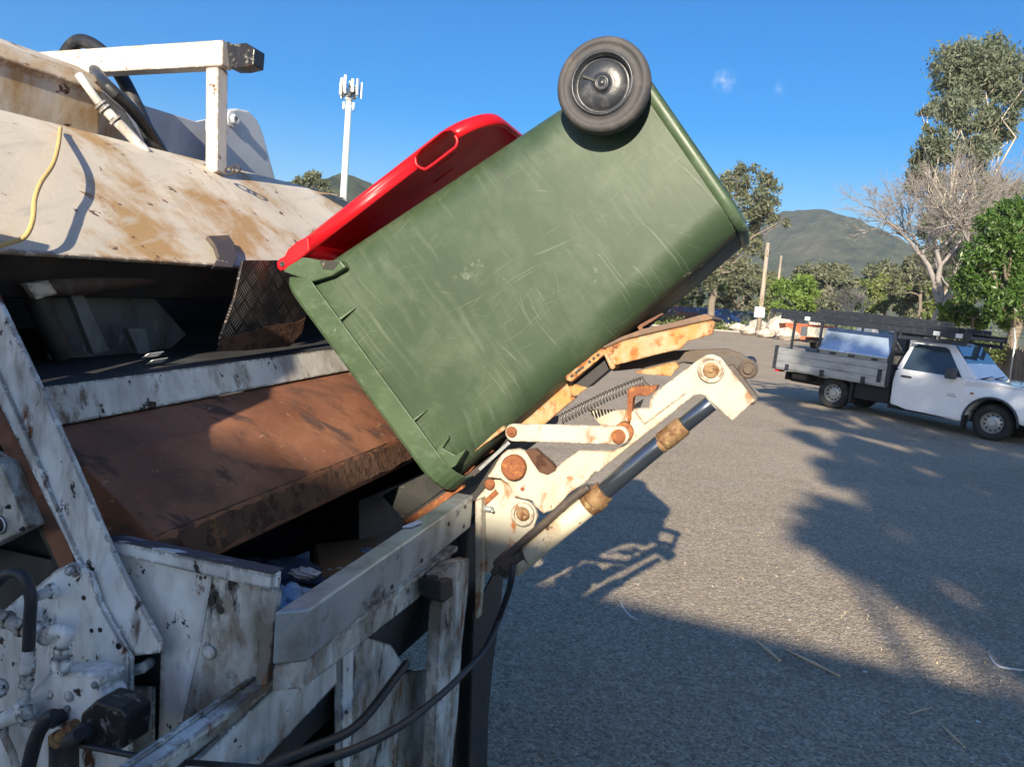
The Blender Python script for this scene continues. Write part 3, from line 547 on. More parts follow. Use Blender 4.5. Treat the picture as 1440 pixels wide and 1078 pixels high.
# orange skip bin
b = gbase(1137, 470, 66); root = thing('skip_bin', b, 'faded orange steel skip bin behind the white tray truck', 'skip bin')
mb = MB(); mb.prism([b+Vector((-1.7, 0, .15)), b+Vector((1.7, 0, .15)), b+Vector((2.1, 0, 1.45)), b+Vector((-2.1, 0, 1.45))], (0, 1.7, 0)); mb.build('tub', 'orange', root, .03)
mb = MB()
for i in range(5): x = -1.5+i*.75; mb.beam(b+Vector((x, -.05, .2)), b+Vector((x*1.15, -.05, 1.4)), .1, .08, Vector((0, 1, 0)))
mb.beam(b+Vector((-2.15, -.04, 1.45)), b+Vector((2.15, -.04, 1.45)), .1, .12); mb.build('rib', 'orange', root)
# low far shed/containers showing as pale strip between ute rack and toolbox
def far_car(px, py, d, col, label, rz, kind='car'):
    b = gbase(px, py, d); root = thing('parked_car', b, label, 'car', 'cars parked under the trees', rz, True)
    root.scale = (1.1, 1.1, 1.5); cm = worn('car paint', col, .3, coat=.6); m = MB()
    pr = [(-2.1, .35), (-2.15, .75), (-1.95, .98), (-1.5, 1.02), (-1.15, 1.42), (.35, 1.46), (1.0, 1.02), (1.95, .85), (2.15, .6), (2.1, .32)]
    hw = lambda z: .86 if z < 1.0 else .86-(z-1.0)*.42
    m.loft([[Vector((x, -hw(z), z)) for x, z in pr], [Vector((x, hw(z), z)) for x, z in pr]], True, False); m.build('body', cm, root, .06)
    gm = 'glass'
    for sy in (-1, 1):
        m = MB(); q = [(-1.35, 1.04), (-1.08, 1.36), (.28, 1.38), (.82, 1.04)]; m.add([Vector((x, sy*(hw(z)+.006), z)) for x, z in q], [[0, 1, 2, 3]]); m.build('side_window', gm, root)
        for x in (-1.35, 1.35):
            m = MB(); m.lathe((x, sy*.86, .32), (0, sy, 0), [(0, -.18), (.32, -.18), (.32, 0), (.2, .01), (.2, -.02), (0, -.02)], 20); m.build('wheel', 'tyreb', root)
    m = MB(); m.add([Vector((1.03, y, 1.05)) for y in (-.78, .78)]+[Vector((.42, y, 1.44)) for y in (.64, -.64)], [[0, 1, 2, 3]]); m.build('windscreen', gm, root)
    return root
gm_, t_, N_, L_, B_s = new_mat('dark car glass'); B_s.inputs['Base Color'].default_value = (.035, .055, .075, 1); B_s.inputs['Roughness'].default_value = .06; B_s.inputs['Specular IOR Level'].default_value = .8; M['glass'] = gm_
M['tyreb'] = worn('black road tyre', (.02, .02, .021), .75, layers=[((.06, .055, .05), (9, 9, 9), .5, .7, .9)])
far_car(962, 462, 86, (.10, .02, .02), 'dark red car parked furthest left under the gum', .5)
far_car(985, 461, 90, (.03, .07, .22), 'blue car between the dark red car and the leaning trunk', .4)
far_car(1012, 461, 88, (.03, .08, .26), 'bright blue car right of the leaning gum trunk', .6)
far_car(1046, 459, 93, (.06, .07, .09), 'dark grey car parked at the right end of the row', .5)
far_car(925, 461, 88, (.5, .5, .5), 'silver car seen under the lower edge of the bin', .3)
# far white tray truck
b = onG(1150, 492)
root = thing('tray_truck', b, 'far white truck with cream dropside tray parked behind the ladder rack', 'truck', None, radians(-8), True)
m = MB(); m.bx(-1.0, 3.6, -1.0, 1.0, .85, .97); m.bx(-1.0, 3.6, -1.02, -.98, .85, 1.5); m.bx(-1.0, 3.6, .98, 1.02, .85, 1.5); m.bx(-1.03, -.98, -1.0, 1.0, .85, 1.5); m.build('tray', worn('cream tray paint', (.66, .62, .5), .5), root, .01)
m = MB(); m.bx(-.8, 6.0, -.4, .4, .5, .8); m.bx(-.9, -.75, -.9, .9, .45, .6); m.build('chassis', 'dark', root)
for x in (0, 4.6):
    for sy in (-1, 1): m = MB(); m.lathe((x, sy*.92, .38), (0, sy, 0), [(0, -.25), (.38, -.25), (.38, 0), (.22, .01), (.2, -.05), (0, -.05)], 22); m.build('wheel', 'tyreb', root)
m = MB(); pr = [(3.75, .5), (3.75, 2.05), (5.2, 2.1), (5.75, 1.35), (5.8, .5)]
m.loft([[Vector((x, -.95+.1*(z > 1.6), z)) for x, z in pr], [Vector((x, .95-.1*(z > 1.6), z)) for x, z in pr]], True, False); m.build('cab', 'panelw', root, .05)
for sy in (-1, 1): m = MB(); m.add([Vector((4.0, sy*.957, 1.3)), Vector((5.5, sy*.957, 1.3)), Vector((5.15, sy*.905, 1.9)), Vector((4.0, sy*.905, 1.9))], [[0, 1, 2, 3]]); m.build('side_window', 'glass', root)
# white van further right
b = gbase(1262, 474, 50); root = thing('parked_van', b, 'white van mostly hidden behind the toolbox of the nearer ute', 'van', None, radians(10), True)
m = MB(); pr = [(-2.4, .4), (-2.45, 1.7), (-2.2, 1.95), (1.2, 1.95), (1.9, 1.15), (2.4, .95), (2.45, .4)]
m.loft([[Vector((x, -.88+.08*(z > 1.5), z)) for x, z in pr], [Vector((x, .88-.08*(z > 1.5), z)) for x, z in pr]], True, False); m.build('body', 'panelw', root, .06)
for sy in (-1, 1):
    for x0, x1 in ((-2.0, -.9), (-.8, .1), (.2, 1.25)): m = MB(); m.add([Vector((x0, sy*.885, 1.2)), Vector((x1+.15*(x1 > 1), sy*.885, 1.2)), Vector((x1, sy*.81, 1.75)), Vector((x0, sy*.81, 1.75))], [[0, 1, 2, 3]]); m.build('side_window', 'glass', root)
    for x in (-1.5, 1.55): m = MB(); m.lathe((x, sy*.86, .33), (0, sy, 0), [(0, -.2), (.33, -.2), (.33, 0), (.2, .01), (.2, -.03), (0, -.03)], 20); m.build('wheel', 'tyreb', root)
# ------------------------------------------------------------------ fence at the right
M['paling'] = worn('weathered brown paling', (.17, .135, .10), .9, layers=[((.09, .07, .05), (9, 9, 1.2), .48, .62, .9), ((.30, .26, .2), (12, 12, 1), .6, .72, .9)], var=.3, vscale=3)
f0 = gbase(1345, 470, 33); f1 = gbase(1600, 560, 17.5)
root = thing('paling_fence', f0, 'weathered brown paling fence with barbed wire arms behind the ute cab', 'fence')
rg = random.Random(7); dF = (f1-f0); LF = dF.length; aF = dF.normalized(); nF = Vector((-aF.y, aF.x, 0)); nn = int(LF/.12); mb = MB()
for i in range(nn):
    p = f0+aF*(.06+i*.12); hgt = 1.75+rg.uniform(-.08, .08); mb.box(p+ZV*hgt/2, aF*.054, nF*.01, ZV*hgt/2)
mb.build('palings', 'paling', root, weld=False)
mb = MB(); [mb.beam(f0+ZV*h+nF*.04, f1+ZV*h+nF*.04, .04, .08) for h in (.4, 1.3)]; mb.build('rail', 'paling', root)
for k_ in range(int(LF/2.6)+1):
    p = f0+aF*(k_*2.6)-nF*.06; m = MB(); m.tube([p, p+ZV*2.0, p+ZV*2.05+(-aF*.05), p+ZV*2.42-aF*.30], .03, 8); m.build('wire_post', 'galv', root)
for h, o in ((2.12, -.08), (2.25, -.18), (2.4, -.29)):
    mb = MB(); mb.tube([f0+ZV*h+aF*o-nF*.06, f1+ZV*h+aF*o-nF*.06], .006, 5); mb.build('barbed_wire', 'dark', root)
# ivy on the fence
C = np.array([list(f0+aF*rg.uniform(0, LF*.45)+ZV*rg.uniform(1.2, 2.1)+nF*rg.uniform(-.5, -.05)) for _ in range(2500)])
tag(leafmesh('ground_cover', C, .12, M['lmid'], root=f0, seed=3), kind='stuff')
# low scrub strip along the kerb
def scrub(px0, px1, y, d0, d1, n, h, leaf, seed):
    rg = np.random.default_rng(seed); a = onD(px0, y, 1); b2 = onD(px1, y, 1); P = []
    for _ in range(n):
        t = rg.uniform(); d = rg.uniform(d0, d1); p = onD(px0+(px1-px0)*t, y, d); g = gz(p.x, p.y)
        cl = .5+.5*sin(p.x*1.3+seed)+.3*sin(p.x*3.1); P.append((p.x, p.y, g+abs(rg.normal())*h*max(.15, cl)))
    P = np.array(P); tag(leafmesh('scrub', P, .3, M[leaf], root=(P[0][0], P[0][1], 0), seed=seed, asp=.5), kind='stuff')
scrub(900, 1065, 460, 80, 92, 9000, .55, 'lmid', 5)
scrub(1060, 1420, 458, 84, 110, 14000, 1.0, 'lgrey', 6)
scrub(700, 1400, 455, 110, 135, 30000, 4.2, 'lmid', 9)
# ------------------------------------------------------------------ white ute on the right
M['utewhite'] = worn('white car paint', (.84, .85, .86), .25, coat=.7, bump=.0, var=.02, layers=[((.55, .52, .46), (2.5, 2.5, 5), .62, .8, .5)])
M['alu'] = worn('dull aluminium', (.40, .41, .42), .42, metal=.55, layers=[((.28, .28, .27), (2, 2, 8), .5, .7, .6)], bump=.05)
M['rackblack'] = worn('black powder coat', (.020, .024, .034), .45, layers=[((.10, .10, .11), (16, 16, 16), .60, .68, .5)])
M['lidskyblue'] = worn('toolbox lid tinted sky blue', (.46, .60, .80), .25, metal=.45, bump=.01, var=.03)  # blue of the reflected sky is painted into the lid's base colour
M['wheelsteel'] = worn('silver steel wheel', (.48, .48, .47), .4, metal=.5)
M['underbody'] = worn('black underbody', (.018, .018, .018), .8)
M['greybumper'] = worn('charcoal bumper plastic', (.05, .06, .07), .5)
gm2, t_, N_, L_, B_s = new_mat('windscreen glass'); B_s.inputs['Base Color'].default_value = (.05, .09, .12, 1); B_s.inputs['Roughness'].default_value = .03; B_s.inputs['Specular IOR Level'].default_value = 1.0; B_s.inputs['Coat Weight'].default_value = 1; M['wscreen'] = gm2
def checker():
    m, t, N, L, B = new_mat('checker plate'); v = coords(N, L, (1, 1, 1))
    def bars(rot, off):
        mp = N.new('ShaderNodeMapping'); L.new(v, mp.inputs[0]); mp.inputs['Rotation'].default_value = rot; mp.inputs['Location'].default_value = off; mp.inputs['Scale'].default_value = (1, 1, 1)
        w = N.new('ShaderNodeTexWave'); w.inputs['Scale'].default_value = 14; L.new(mp.outputs[0], w.inputs[0]); return w.outputs['Fac']
    ck = N.new('ShaderNodeTexChecker'); ck.inputs['Scale'].default_value = 22; L.new(v, ck.inputs[0])
    a = bars((0, .8, 0), (0, 0, 0)); b = bars((0, -.8, 0), (0, 0, 0)); mx = N.new('ShaderNodeMix'); L.new(ck.outputs['Fac'], mx.inputs[0]); L.new(a, mx.inputs[2]); L.new(b, mx.inputs[3])
    k = mrange(N, L, mx.outputs[0], .6, .8)
    L.new(mixc(N, L, k, (.24, .24, .235), (.48, .47, .44)), B.inputs['Base Color']); B.inputs['Metallic'].default_value = .6; B.inputs['Roughness'].default_value = .4
    bp = N.new('ShaderNodeBump'); bp.inputs['Distance'].default_value = .004; L.new(k, bp.inputs['Height']); L.new(bp.outputs[0], B.inputs['Normal']); return m
M['checker'] = checker()
pr_ = onG(1177, 574)
ute = thing('utility_truck', (7.821, 18.346, 0), 'white single cab ute with aluminium tray, toolbox and black ladder rack parked in tree shade', 'ute', None, 0, True)
tv = Vector((2.213, -2.665, 0)).normalized(); nv = Vector((-tv.y, tv.x, 0))      # nv: towards the hidden (left) side
SC = 1.12
ute.location = Vector((7.821, 18.346, 0))+nv*.74*SC-RT*.17
ute.rotation_euler = (0, radians(2.6), atan2(tv.y, tv.x)); ute.scale = (SC, SC, SC)
def uhw(z): return .86 if z <= 1.05 else .86-(z-1.05)*.36
def uplate(pts, name, mat, parent, off=.004, th=.02, sides=(-1, 1), bevel=0):
    out = []
    for sy in sides:
        m = MB(); a = [Vector((x, sy*(uhw(z)+off), z)) for x, z in pts]; b = [p-Vector((0, sy*th, 0)) for p in a]; n = len(a)
        m.add(a+b, [list(range(n)), list(range(2*n-1, n-1, -1))]+[[i, i+n, (i+1) % n+n, (i+1) % n] for i in range(n)]); out.append(m.build(name, mat, parent, bevel))
    return out
# cab and bonnet
m = MB()
arch = [(3.085+.44*cos(radians(a)), .34+.44*sin(radians(a))) for a in range(8, 175, 12)]
low = [(1.24, .30), (1.22, .80), (1.26, 1.05)]
body_lo = [(1.26, .34), (1.24, .80), (1.27, 1.05), (2.72, 1.09), (3.1, 1.09), (3.5, 1.05), (3.74, .97), (3.88, .85), (3.93, .68), (3.90, .36)]+[(x, z) for x, z in arch]+[(2.62, .25)]
for nm in ('cab_body',):
    a = [Vector((x, -.86+.05*(x > 3.7), z)) for x, z in body_lo]; b = [Vector((x, .86-.05*(x > 3.7), z)) for x, z in body_lo]; n = len(a)
    m.add(a+b, [list(range(n)), list(range(2*n-1, n-1, -1))]+[[i, i+n, (i+1) % n+n, (i+1) % n] for i in range(n)])
    gh = [(1.27, 1.05), (1.33, 1.30), (1.42, 1.60), (1.52, 1.68), (1.75, 1.715), (2.05, 1.70), (2.20, 1.65), (2.76, 1.085)]
    a = [Vector((x, -uhw(z), z)) for x, z in gh]; b = [Vector((x, uhw(z), z)) for x, z in gh]; n = len(a)
    m.add(a+b, [list(range(n)), list(range(2*n-1, n-1, -1))]+[[i, i+n, (i+1) % n+n, (i+1) % n] for i in range(n)])
cabo = m.build('cab', 'utewhite', ute, .05, weld=False, seg=4)
drs = uplate([(1.33, .36), (1.31, .95), (1.335, 1.05), (2.57, 1.05), (2.56, .30), (1.6, .30)], 'door', 'utewhite', ute, .012, .02, bevel=.006)
for dn, sy in zip(drs, (-1, 1)):
    m = MB(); fr_ = [(1.345, 1.052), (1.43, 1.55), (1.52, 1.645), (2.09, 1.645), (2.17, 1.60), (2.58, 1.052)]
    a = [Vector((x, sy*(uhw(z)+.010), z)) for x, z in fr_]; m.prism(a, (0, -sy*.02, 0)); m.build('window_frame', 'utewhite', dn, .004)
for dn, sy in zip(drs, (-1, 1)):
    m = MB(); a = [Vector((x, sy*(uhw(z)+.014), z)) for x, z in [(1.41, 1.075), (1.48, 1.53), (1.55, 1.59), (2.06, 1.595), (2.13, 1.565), (2.50, 1.075)]]; m.add(a, [list(range(6))]); m.build('window', 'glass', dn)
    m = MB(); m.tube([(1.42, sy*.885, .935), (1.45, sy*.91, .94), (1.58, sy*.91, .94), (1.61, sy*.885, .935)], .018, 8); m.build('handle', 'greybumper', dn)
    m = MB(); m.bx(2.26, 2.42, sy*.97-.10, sy*.97+.10, 1.03, 1.25); m.bx(2.36, 2.42, sy*.88-.03, sy*.88+.03, 1.07, 1.14); m.build('mirror', 'greybumper', dn, .03, seg=3)
    m = MB(); m.bx(2.30, 2.46, sy*.879-.002, sy*.879+.002, .70, .725); m.bx(2.32, 2.44, sy*.879-.002, sy*.879+.002, .745, .76); m.build('badge', 'wheelsteel', dn)
m = MB(); m.add([Vector((2.70, y, 1.085)) for y in (-.80, .80)]+[Vector((2.235, y, 1.645)) for y in (.62, -.62)], [[0, 1, 2, 3]])
m2 = MB(); a = [Vector((2.735, -.81, 1.075)), Vector((2.735, .81, 1.075)), Vector((2.225, .62, 1.665)), Vector((2.225, -.62, 1.665))]; m2.prism(a, (-.012, 0, -.010)); m2.build('windscreen', 'wscreen', ute)
m = MB(); m.tube([(2.78, -.7, 1.10), (2.70, .1, 1.13)], .012, 6); m.tube([(2.78, 0, 1.10), (2.70, .7, 1.13)], .012, 6); m.bx(2.72, 2.82, -.8, .8, 1.055, 1.075); m.build('wiper', 'rackblack', ute)
for sy in (-1, 1):
    m = MB(); rr = [(3.085+.455*cos(radians(a)), .34+.455*sin(radians(a))) for a in range(0, 181, 12)]
    m.tube([(x, sy*.862, z) for x, z in rr], .022, 6); m.build('wheel_arch', 'greybumper', ute)
    m = MB(); m.box((3.80, sy*.70, .90), (.11, 0, 0), (0, .15, 0), (-.03, 0, .085)); m.build('headlight', 'panelw', ute, .03)
    m = MB(); m.bx(2.62, 2.66, sy*.78-.1, sy*.78+.1, .12, .40); m.build('mudflap', 'underbody', ute)
    m = MB(); m.box((2.72, sy*.872, .82), (.03, 0, 0), (0, .004, 0), (0, 0, .016)); m.build('indicator', 'orange', ute)
m = MB(); m.bx(3.62, 3.99, -.83, .83, .30, .60); m.build('bumper', 'greybumper', ute, .05)
# chassis
m = MB(); m.bx(-1.2, 3.6, -.42, .42, .40, .66); m.bx(1.2, 2.6, -.78, .78, .26, .5); m.bx(2.6, 3.9, -.45, .45, .26, .5); m.bx(.5, 1.2, -.80, -.35, .33, .68); m.bx(-.95, -.6, -.80, .8, .5, .68); m.bx(.42, .47, -.86, .86, .20, .70); m.bx(-1.30, -1.22, -.5, .5, .42, .60); m.build('chassis', 'underbody', ute)
m = MB(); m.bx(-1.36, -1.26, -.86, -.62, .60, .65); m.bx(-1.36, -1.26, .62, .86, .60, .65); m.build('tail_light', 'red', ute)
for x in (0, 3.085):
    for sy in (-1, 1):
        w = thing('wheel', (0, 0, 0), None, None, local=True); w.parent = ute; w.pop('local', None) if False else None
        c = (x, sy*.74, .335); ax = (0, sy, 0)
        m = MB(); m.lathe(c, ax, [(.19, -.20), (.30, -.20), (.335, -.16), (.338, -.04), (.30, 0), (.20, .0), (.195, -.03)], 40, True); ty = m.build('tyre', 'tyreb', w)
        m = MB(); m.lathe(c, ax, [(.20, -.02), (.185, -.005), (.175, -.03), (.165, -.09), (.10, -.06), (.07, -.055), (.06, -.02), (0, -.018)], 32); m.build('rim', 'wheelsteel', w)
        for k in range(11):
            a = k*2*pi/11; m = MB(); m.box((x+cos(a)*.14, sy*.672, .335+sin(a)*.14), (cos(a)*.014, 0, sin(a)*.014), (0, .006, 0), (-sin(a)*.015, 0, cos(a)*.015)); m.build('vent_hole', 'underbody', w)
# tray
m = MB(); m.bx(-1.32, 1.14, -.92, .92, .66, .72); m.bx(-1.2, 1.1, -.5, .5, .6, .66); m.build('tray_floor', 'alu', ute, .004)
def dropside(name, pts4, parent, axis):
    pass
for sy in (-1, 1):
    m = MB()
    for z0, z1, o in ((.695, .845, 0), (.848, 1.00, .003), (1.003, 1.14, 0)): m.bx(-1.30, 1.14, sy*.935-.014-o, sy*.935+.014+o, z0, z1)
    ds = m.build('drop_side', 'alu', ute, .006)
    for x in (-1.02, -.20, .70, 1.02): m = MB(); m.bx(x-.04, x+.04, sy*.958-.018, sy*.958+.018, .66 if x < .9 else .74, .80 if x < .9 else 1.0); m.build('latch', 'rackblack', ds, .006)
m = MB(); m.bx(-1.35, -1.31, -.95, .95, .69, 1.14); m.build('tailgate', 'alu', ute, .005)
for sy in (-1, 1): m = MB(); m.bx(-1.37, -1.30, sy*.945-.025, sy*.945+.025, .66, 1.18); m.build('corner_post', 'rackblack', ute)
# headboard
m = MB()
for y in (-.9, .9, -.3, .3): m.bx(1.15, 1.21, y-.03, y+.03, .68, 1.78)
for z in (1.1, 1.4, 1.75): m.bx(1.155, 1.205, -.9, .9, z-.03, z+.03)
m.build('headboard', 'rackblack', ute)
# toolbox
m = MB(); sec = [(-.90, .74), (-.90, 1.24), (-.62, 1.67), (-.20, 1.67), (-.20, .74)]
m.prism([(-.36, y, z) for y, z in sec], (1.46, 0, 0)); tbx = m.build('toolbox', 'checker', ute, .006)
m = MB(); m.prism([(-.37, -.925, 1.225), (-.37, -.925, 1.255), (-.37, -.635, 1.705), (-.37, -.18, 1.705), (-.37, -.18, 1.68), (-.37, -.625, 1.68)], (1.48, 0, 0)); m.build('lid', 'lidskyblue', tbx, .004)
for x in (-.05, .36, .85): m = MB(); m.bx(x-.06, x+.06, -.935, -.905, 1.16, 1.20); m.build('lock', 'rackblack', tbx, .004)
# rack
m = MB()
for x in (-1.02, -.38): 
    for y in (-.90, .90): m.bx(x-.022, x+.022, y-.022, y+.022, .72, 1.86)
for y in (-.92, .92): m.bx(-1.36, 2.55, y-.02, y+.02, 1.78, 1.90)
for x in (-1.3, -.38, .5, 1.3, 1.9, 2.5): m.bx(x-.025, x+.025, -.92, .92, 1.80, 1.85)
for y in (-.92, .92): m.bx(1.25, 2.5, y-.02, y+.02, 1.66, 1.73)
for x in (1.28, 1.9, 2.46): 
    for y in (-.92, .92): m.bx(x-.02, x+.02, y-.02, y+.02, 1.72, 1.80)
for y in (-.88, .88): m.bx(1.15, 1.21, y-.03, y+.03, 1.7, 1.82)
rk = m.build('ladder_rack', 'rackblack', ute)
m = MB()
for x in (-.72, 1.95, 2.35): m.bx(x-.06, x+.06, -.945, -.937, 1.80, 1.88)
m.build('reflector', 'panelw', rk)
def ladder(x0, x1, y0, y1, z, label, mat='rackblack'):
    w0 = ute.matrix_basis
    root = thing('ladder', ute.location, label, 'ladder', 'ladders strapped on the ute rack', 0, True); root.rotation_euler = ute.rotation_euler; root.scale = ute.scale
    for y in (y0, y1): m = MB(); m.bx(x0, x1, y-.018, y+.018, z, z+.085); m.build('rail', mat, root, .004)
    k = int((x1-x0)/.28)
    for i in range(k): m = MB(); m.tube([(x0+.16+i*.28, y0, z+.045), (x0+.16+i*.28, y1, z+.045)], .016, 8); m.build('rung', 'alu', root)
ladder(-.55, 2.3, -.90, -.50, 1.905, 'lower dark ladder on the near side of the ute rack')
ladder(-.50, 2.05, -.88, -.50, 1.995, 'upper dark ladder stacked on the near side of the ute rack')
ladder(-2.0, 1.2, -.30, .12, 1.905, 'long ladder sticking out behind in the middle of the ute rack')
ladder(-.1, 2.3, .35, .75, 1.905, 'dark ladder on the far side of the ute rack')
M['saddletop'] = worn('brown rusty saddle top', (.17, .11, .075), .7, layers=[((.28, .17, .10), (12, 3, 12), .5, .66, .8), ((.09, .06, .045), (8, 8, 8), .56, .7, .8)], bump=.2)
M['armdark'] = worn('greasy dark arm', (.075, .062, .052), .55, layers=[((.62, .55, .42), (24, 24, 24), .655, .68, .6), ((.13, .09, .06), (9, 9, 9), .5, .66, .8)], bump=.3)
M['springm'] = worn('dull spring steel', (.20, .19, .18), .4, metal=.6)
M['creamb'] = worn('stained cream barrel', (.66, .58, .42), .45, layers=[((.36, .24, .13), (9, 9, 9), .52, .66, .8), ((.14, .08, .045), (26, 26, 26), .58, .66, .9)], bump=.15)
M['steelp'] = worn('scratched steel plate', (.22, .22, .20), .45, metal=.5, layers=[((.55, .55, .52), (6, 60, 20), .62, .68, .4, (0, .6, 0)), ((.08, .07, .06), (9, 9, 9), .52, .66, .7)])
M['baretop'] = worn('bare worn steel edge', (.07, .065, .08), .6, layers=[((.62, .63, .62), (9, 60, 30), .56, .60, .5)])
M['tubem'] = worn('grimy brown tube', (.075, .050, .042), .6, layers=[((.14, .12, .11), (12, 12, 12), .54, .66, .5), ((.04, .025, .02), (7, 7, 7), .5, .66, .8)], bump=.2)
def treadmat():
    m, t, N, L, B = new_mat('worn tread plate'); v = coords(N, L, rot=(0, 0, AZ)); sx = N.new('ShaderNodeSeparateXYZ'); L.new(v, sx.inputs[0])
    p = mth(N, L, 'MULTIPLY', mth(N, L, 'ADD', sx.outputs[1], sx.outputs[2]), 16.); q = mth(N, L, 'MULTIPLY', mth(N, L, 'SUBTRACT', sx.outputs[1], sx.outputs[2]), 16.)
    fp, fq = mth(N, L, 'FRACT', p, 0), mth(N, L, 'FRACT', q, 0)
    par = mth(N, L, 'FRACT', mth(N, L, 'MULTIPLY', mth(N, L, 'ADD', mth(N, L, 'FLOOR', p, 0), mth(N, L, 'FLOOR', q, 0)), .5), 0)
    def bars(a, b):
        s1 = mth(N, L, 'SINE', mth(N, L, 'MULTIPLY', a, 2*pi*5), 0); e = mth(N, L, 'MULTIPLY', mth(N, L, 'GREATER_THAN', b, .12), mth(N, L, 'LESS_THAN', b, .88))
        e2 = mth(N, L, 'MULTIPLY', mth(N, L, 'GREATER_THAN', a, .04), mth(N, L, 'LESS_THAN', a, .96)); return mth(N, L, 'MULTIPLY', mrange(N, L, s1, .25, .6), mth(N, L, 'MULTIPLY', e, e2))
    mx = N.new('ShaderNodeMix'); L.new(mth(N, L, 'GREATER_THAN', par, .25), mx.inputs[0]); L.new(bars(fp, fq), mx.inputs[2]); L.new(bars(fq, fp), mx.inputs[3]); k = mx.outputs[0]
    c = mixc(N, L, mrange(N, L, noise(N, L, v, 5, 5), .4, .65), (.018, .018, .022), (.032, .026, .026)); c = mixc(N, L, mrange(N, L, noise(N, L, v, 3, 4), .56, .70), c, (.10, .045, .025))
    kw = mth(N, L, 'MULTIPLY', k, mrange(N, L, noise(N, L, v, 7, 4), .44, .62)); c = mixc(N, L, kw, c, (.34, .30, .27)); L.new(c, B.inputs['Base Color']); B.inputs['Roughness'].default_value = .5; B.inputs['Metallic'].default_value = .3
    bp = N.new('ShaderNodeBump'); bp.inputs['Strength'].default_value = .7; bp.inputs['Distance'].default_value = .003; L.new(k, bp.inputs['Height']); L.new(bp.outputs[0], B.inputs['Normal']); return m
M['tread'] = treadmat()
# ------------------------------------------------------------------ garbage truck (rear loader), seen over its hopper
truck = thing('garbage_truck', T(-2.4, 2.2, 0), 'rusty white rear loading garbage truck with open hopper and bin lifter filling the left side', 'garbage truck')
def lay(o, w): return o
def part(mb, name, mat, parent=None, bevel=.0015): return mb.build(name, mat, parent or truck, bevel)
def bolt(px, py, w, r, name='bolt', mat='grimy', parent=None, h=.012, hexn=6):
    c = onW(px, py, w); m = MB(); m.lathe(c, -WV, [(r*1.55, 0), (r*1.55, h*.25), (r*1.5, h*.3), (0, h*.3)], 20); m.lathe(c-WV*h*.3, -WV, [(r, 0), (r, h*.8), (r*.8, h), (0, h)], hexn); return m.build(name, mat, parent or truck)
# hopper near side wall: inclined post, side panel
w1 = 1.06
post = part(MB().plateW([(-90, 240), (-30, 362), (0, 427), (36, 502), (78, 592), (112, 668), (150, 757), (186, 832), (226, 903), (224, 918), (190, 922), (183, 912), (160, 880), (133, 838), (124, 815), (104, 770), (76, 706), (42, 622), (10, 552), (-40, 440), (-120, 280)], w1, w1+.010), 'side_post', 'paint', bevel=.002)
part(MB().plateW([(10, 552), (42, 622), (76, 706), (104, 770), (124, 815), (133, 838), (128, 850), (112, 800), (96, 766), (60, 694), (28, 626), (-2, 566), (-60, 440), (-40, 440)], w1-.006, w1-.0005), 'post_flange', 'paint', post, .001)
sp = part(MB().plateW([(150, 757), (392, 812), (388, 850), (372, 965), (330, 1005), (240, 1070), (200, 1160), (205, 1100), (222, 1050), (226, 903), (186, 832)], 1.10, 1.108), 'side_panel', 'grimy')
spw = part(MB().plateW([(152, 770), (300, 800), (282, 905), (240, 1078), (228, 1078), (228, 905), (188, 832)], 1.0985, 1.0995), 'welded_patch', 'paint', sp, 0)
part(MB().plateW([(148, 758), (384, 808), (383, 830), (362, 826), (150, 777)], 1.085, 1.110), 'top_rail', 'paint', sp, .003)
m = MB(); m.prism([onW(151, 759, 1.0835)+ZV*.001, onW(383, 808, 1.0835)+ZV*.001, onW(383, 808, 1.0835)+ZV*.001+WV*.030, onW(151, 759, 1.0835)+ZV*.001+WV*.030], ZV*.0025); m.build('worn_top', 'baretop', sp)
part(MB().plateW([(366, 826), (391, 831), (385, 880), (376, 962), (359, 968), (362, 905)], 1.085, 1.0995), 'corner_post', 'grimy', sp, .002)
for x, y in ((298, 843), (310, 857)):
    m = MB(); m.lathe(onW(x, y, 1.0985), -WV, [(.0075, 0), (.0075, .0012), (0, .0012)], 14); m.build('drain_hole', 'dark', sp)
m = MB(); m.lathe(onW(295, 916, 1.098), -WV, [(.013, 0), (.013, .004), (.008, .007), (0, .007)], 16, True); m.build('plug', 'paint', sp)
# recess at the foot of the post
part(MB().plateW([(183, 905), (232, 905), (232, 968), (183, 968)], 1.12, 1.13), 'recess', 'oil', sp)
m = MB(); m.tube([onW(182, 944, 1.08), onW(202, 938, 1.08), onW(212, 930, 1.10)], .010, 12); m.build('pipe_stub', 'paint', sp)
part(MB().plateW([(182, 965), (216, 966), (214, 1100), (182, 1100)], 1.09, 1.096), 'lower_leg', 'grimy', sp, .001)
part(MB().plateW([(214, 960), (226, 955), (224, 1100), (212, 1100)], 1.102, 1.106), 'seam_gap', 'oil', sp, 0)
# big mounting plate at lower left
mp = part(MB().plateW([(-120, 930), (0, 862), (28, 838), (54, 822), (80, 800), (104, 790), (126, 806), (140, 850), (160, 885), (183, 925), (182, 1000), (178, 1160), (-120, 1160)], 1.045, 1.056), 'mounting_plate', 'paint')
bolt(76, 829, 1.045, .0095, mat='paint', parent=mp, h=.03, hexn=18)
for x, y, r in ((118, 840, .0045), (141, 885, .0045), (129, 886, .004), (167, 908, .006)):
    m = MB(); m.lathe(onW(x, y, 1.045), -WV, [(r, 0), (r, .0012), (0, .0012)], 12); m.build('bolt_hole', 'oil', mp)
bolt(105, 800, 1.045, .009, mat='paint', parent=mp)
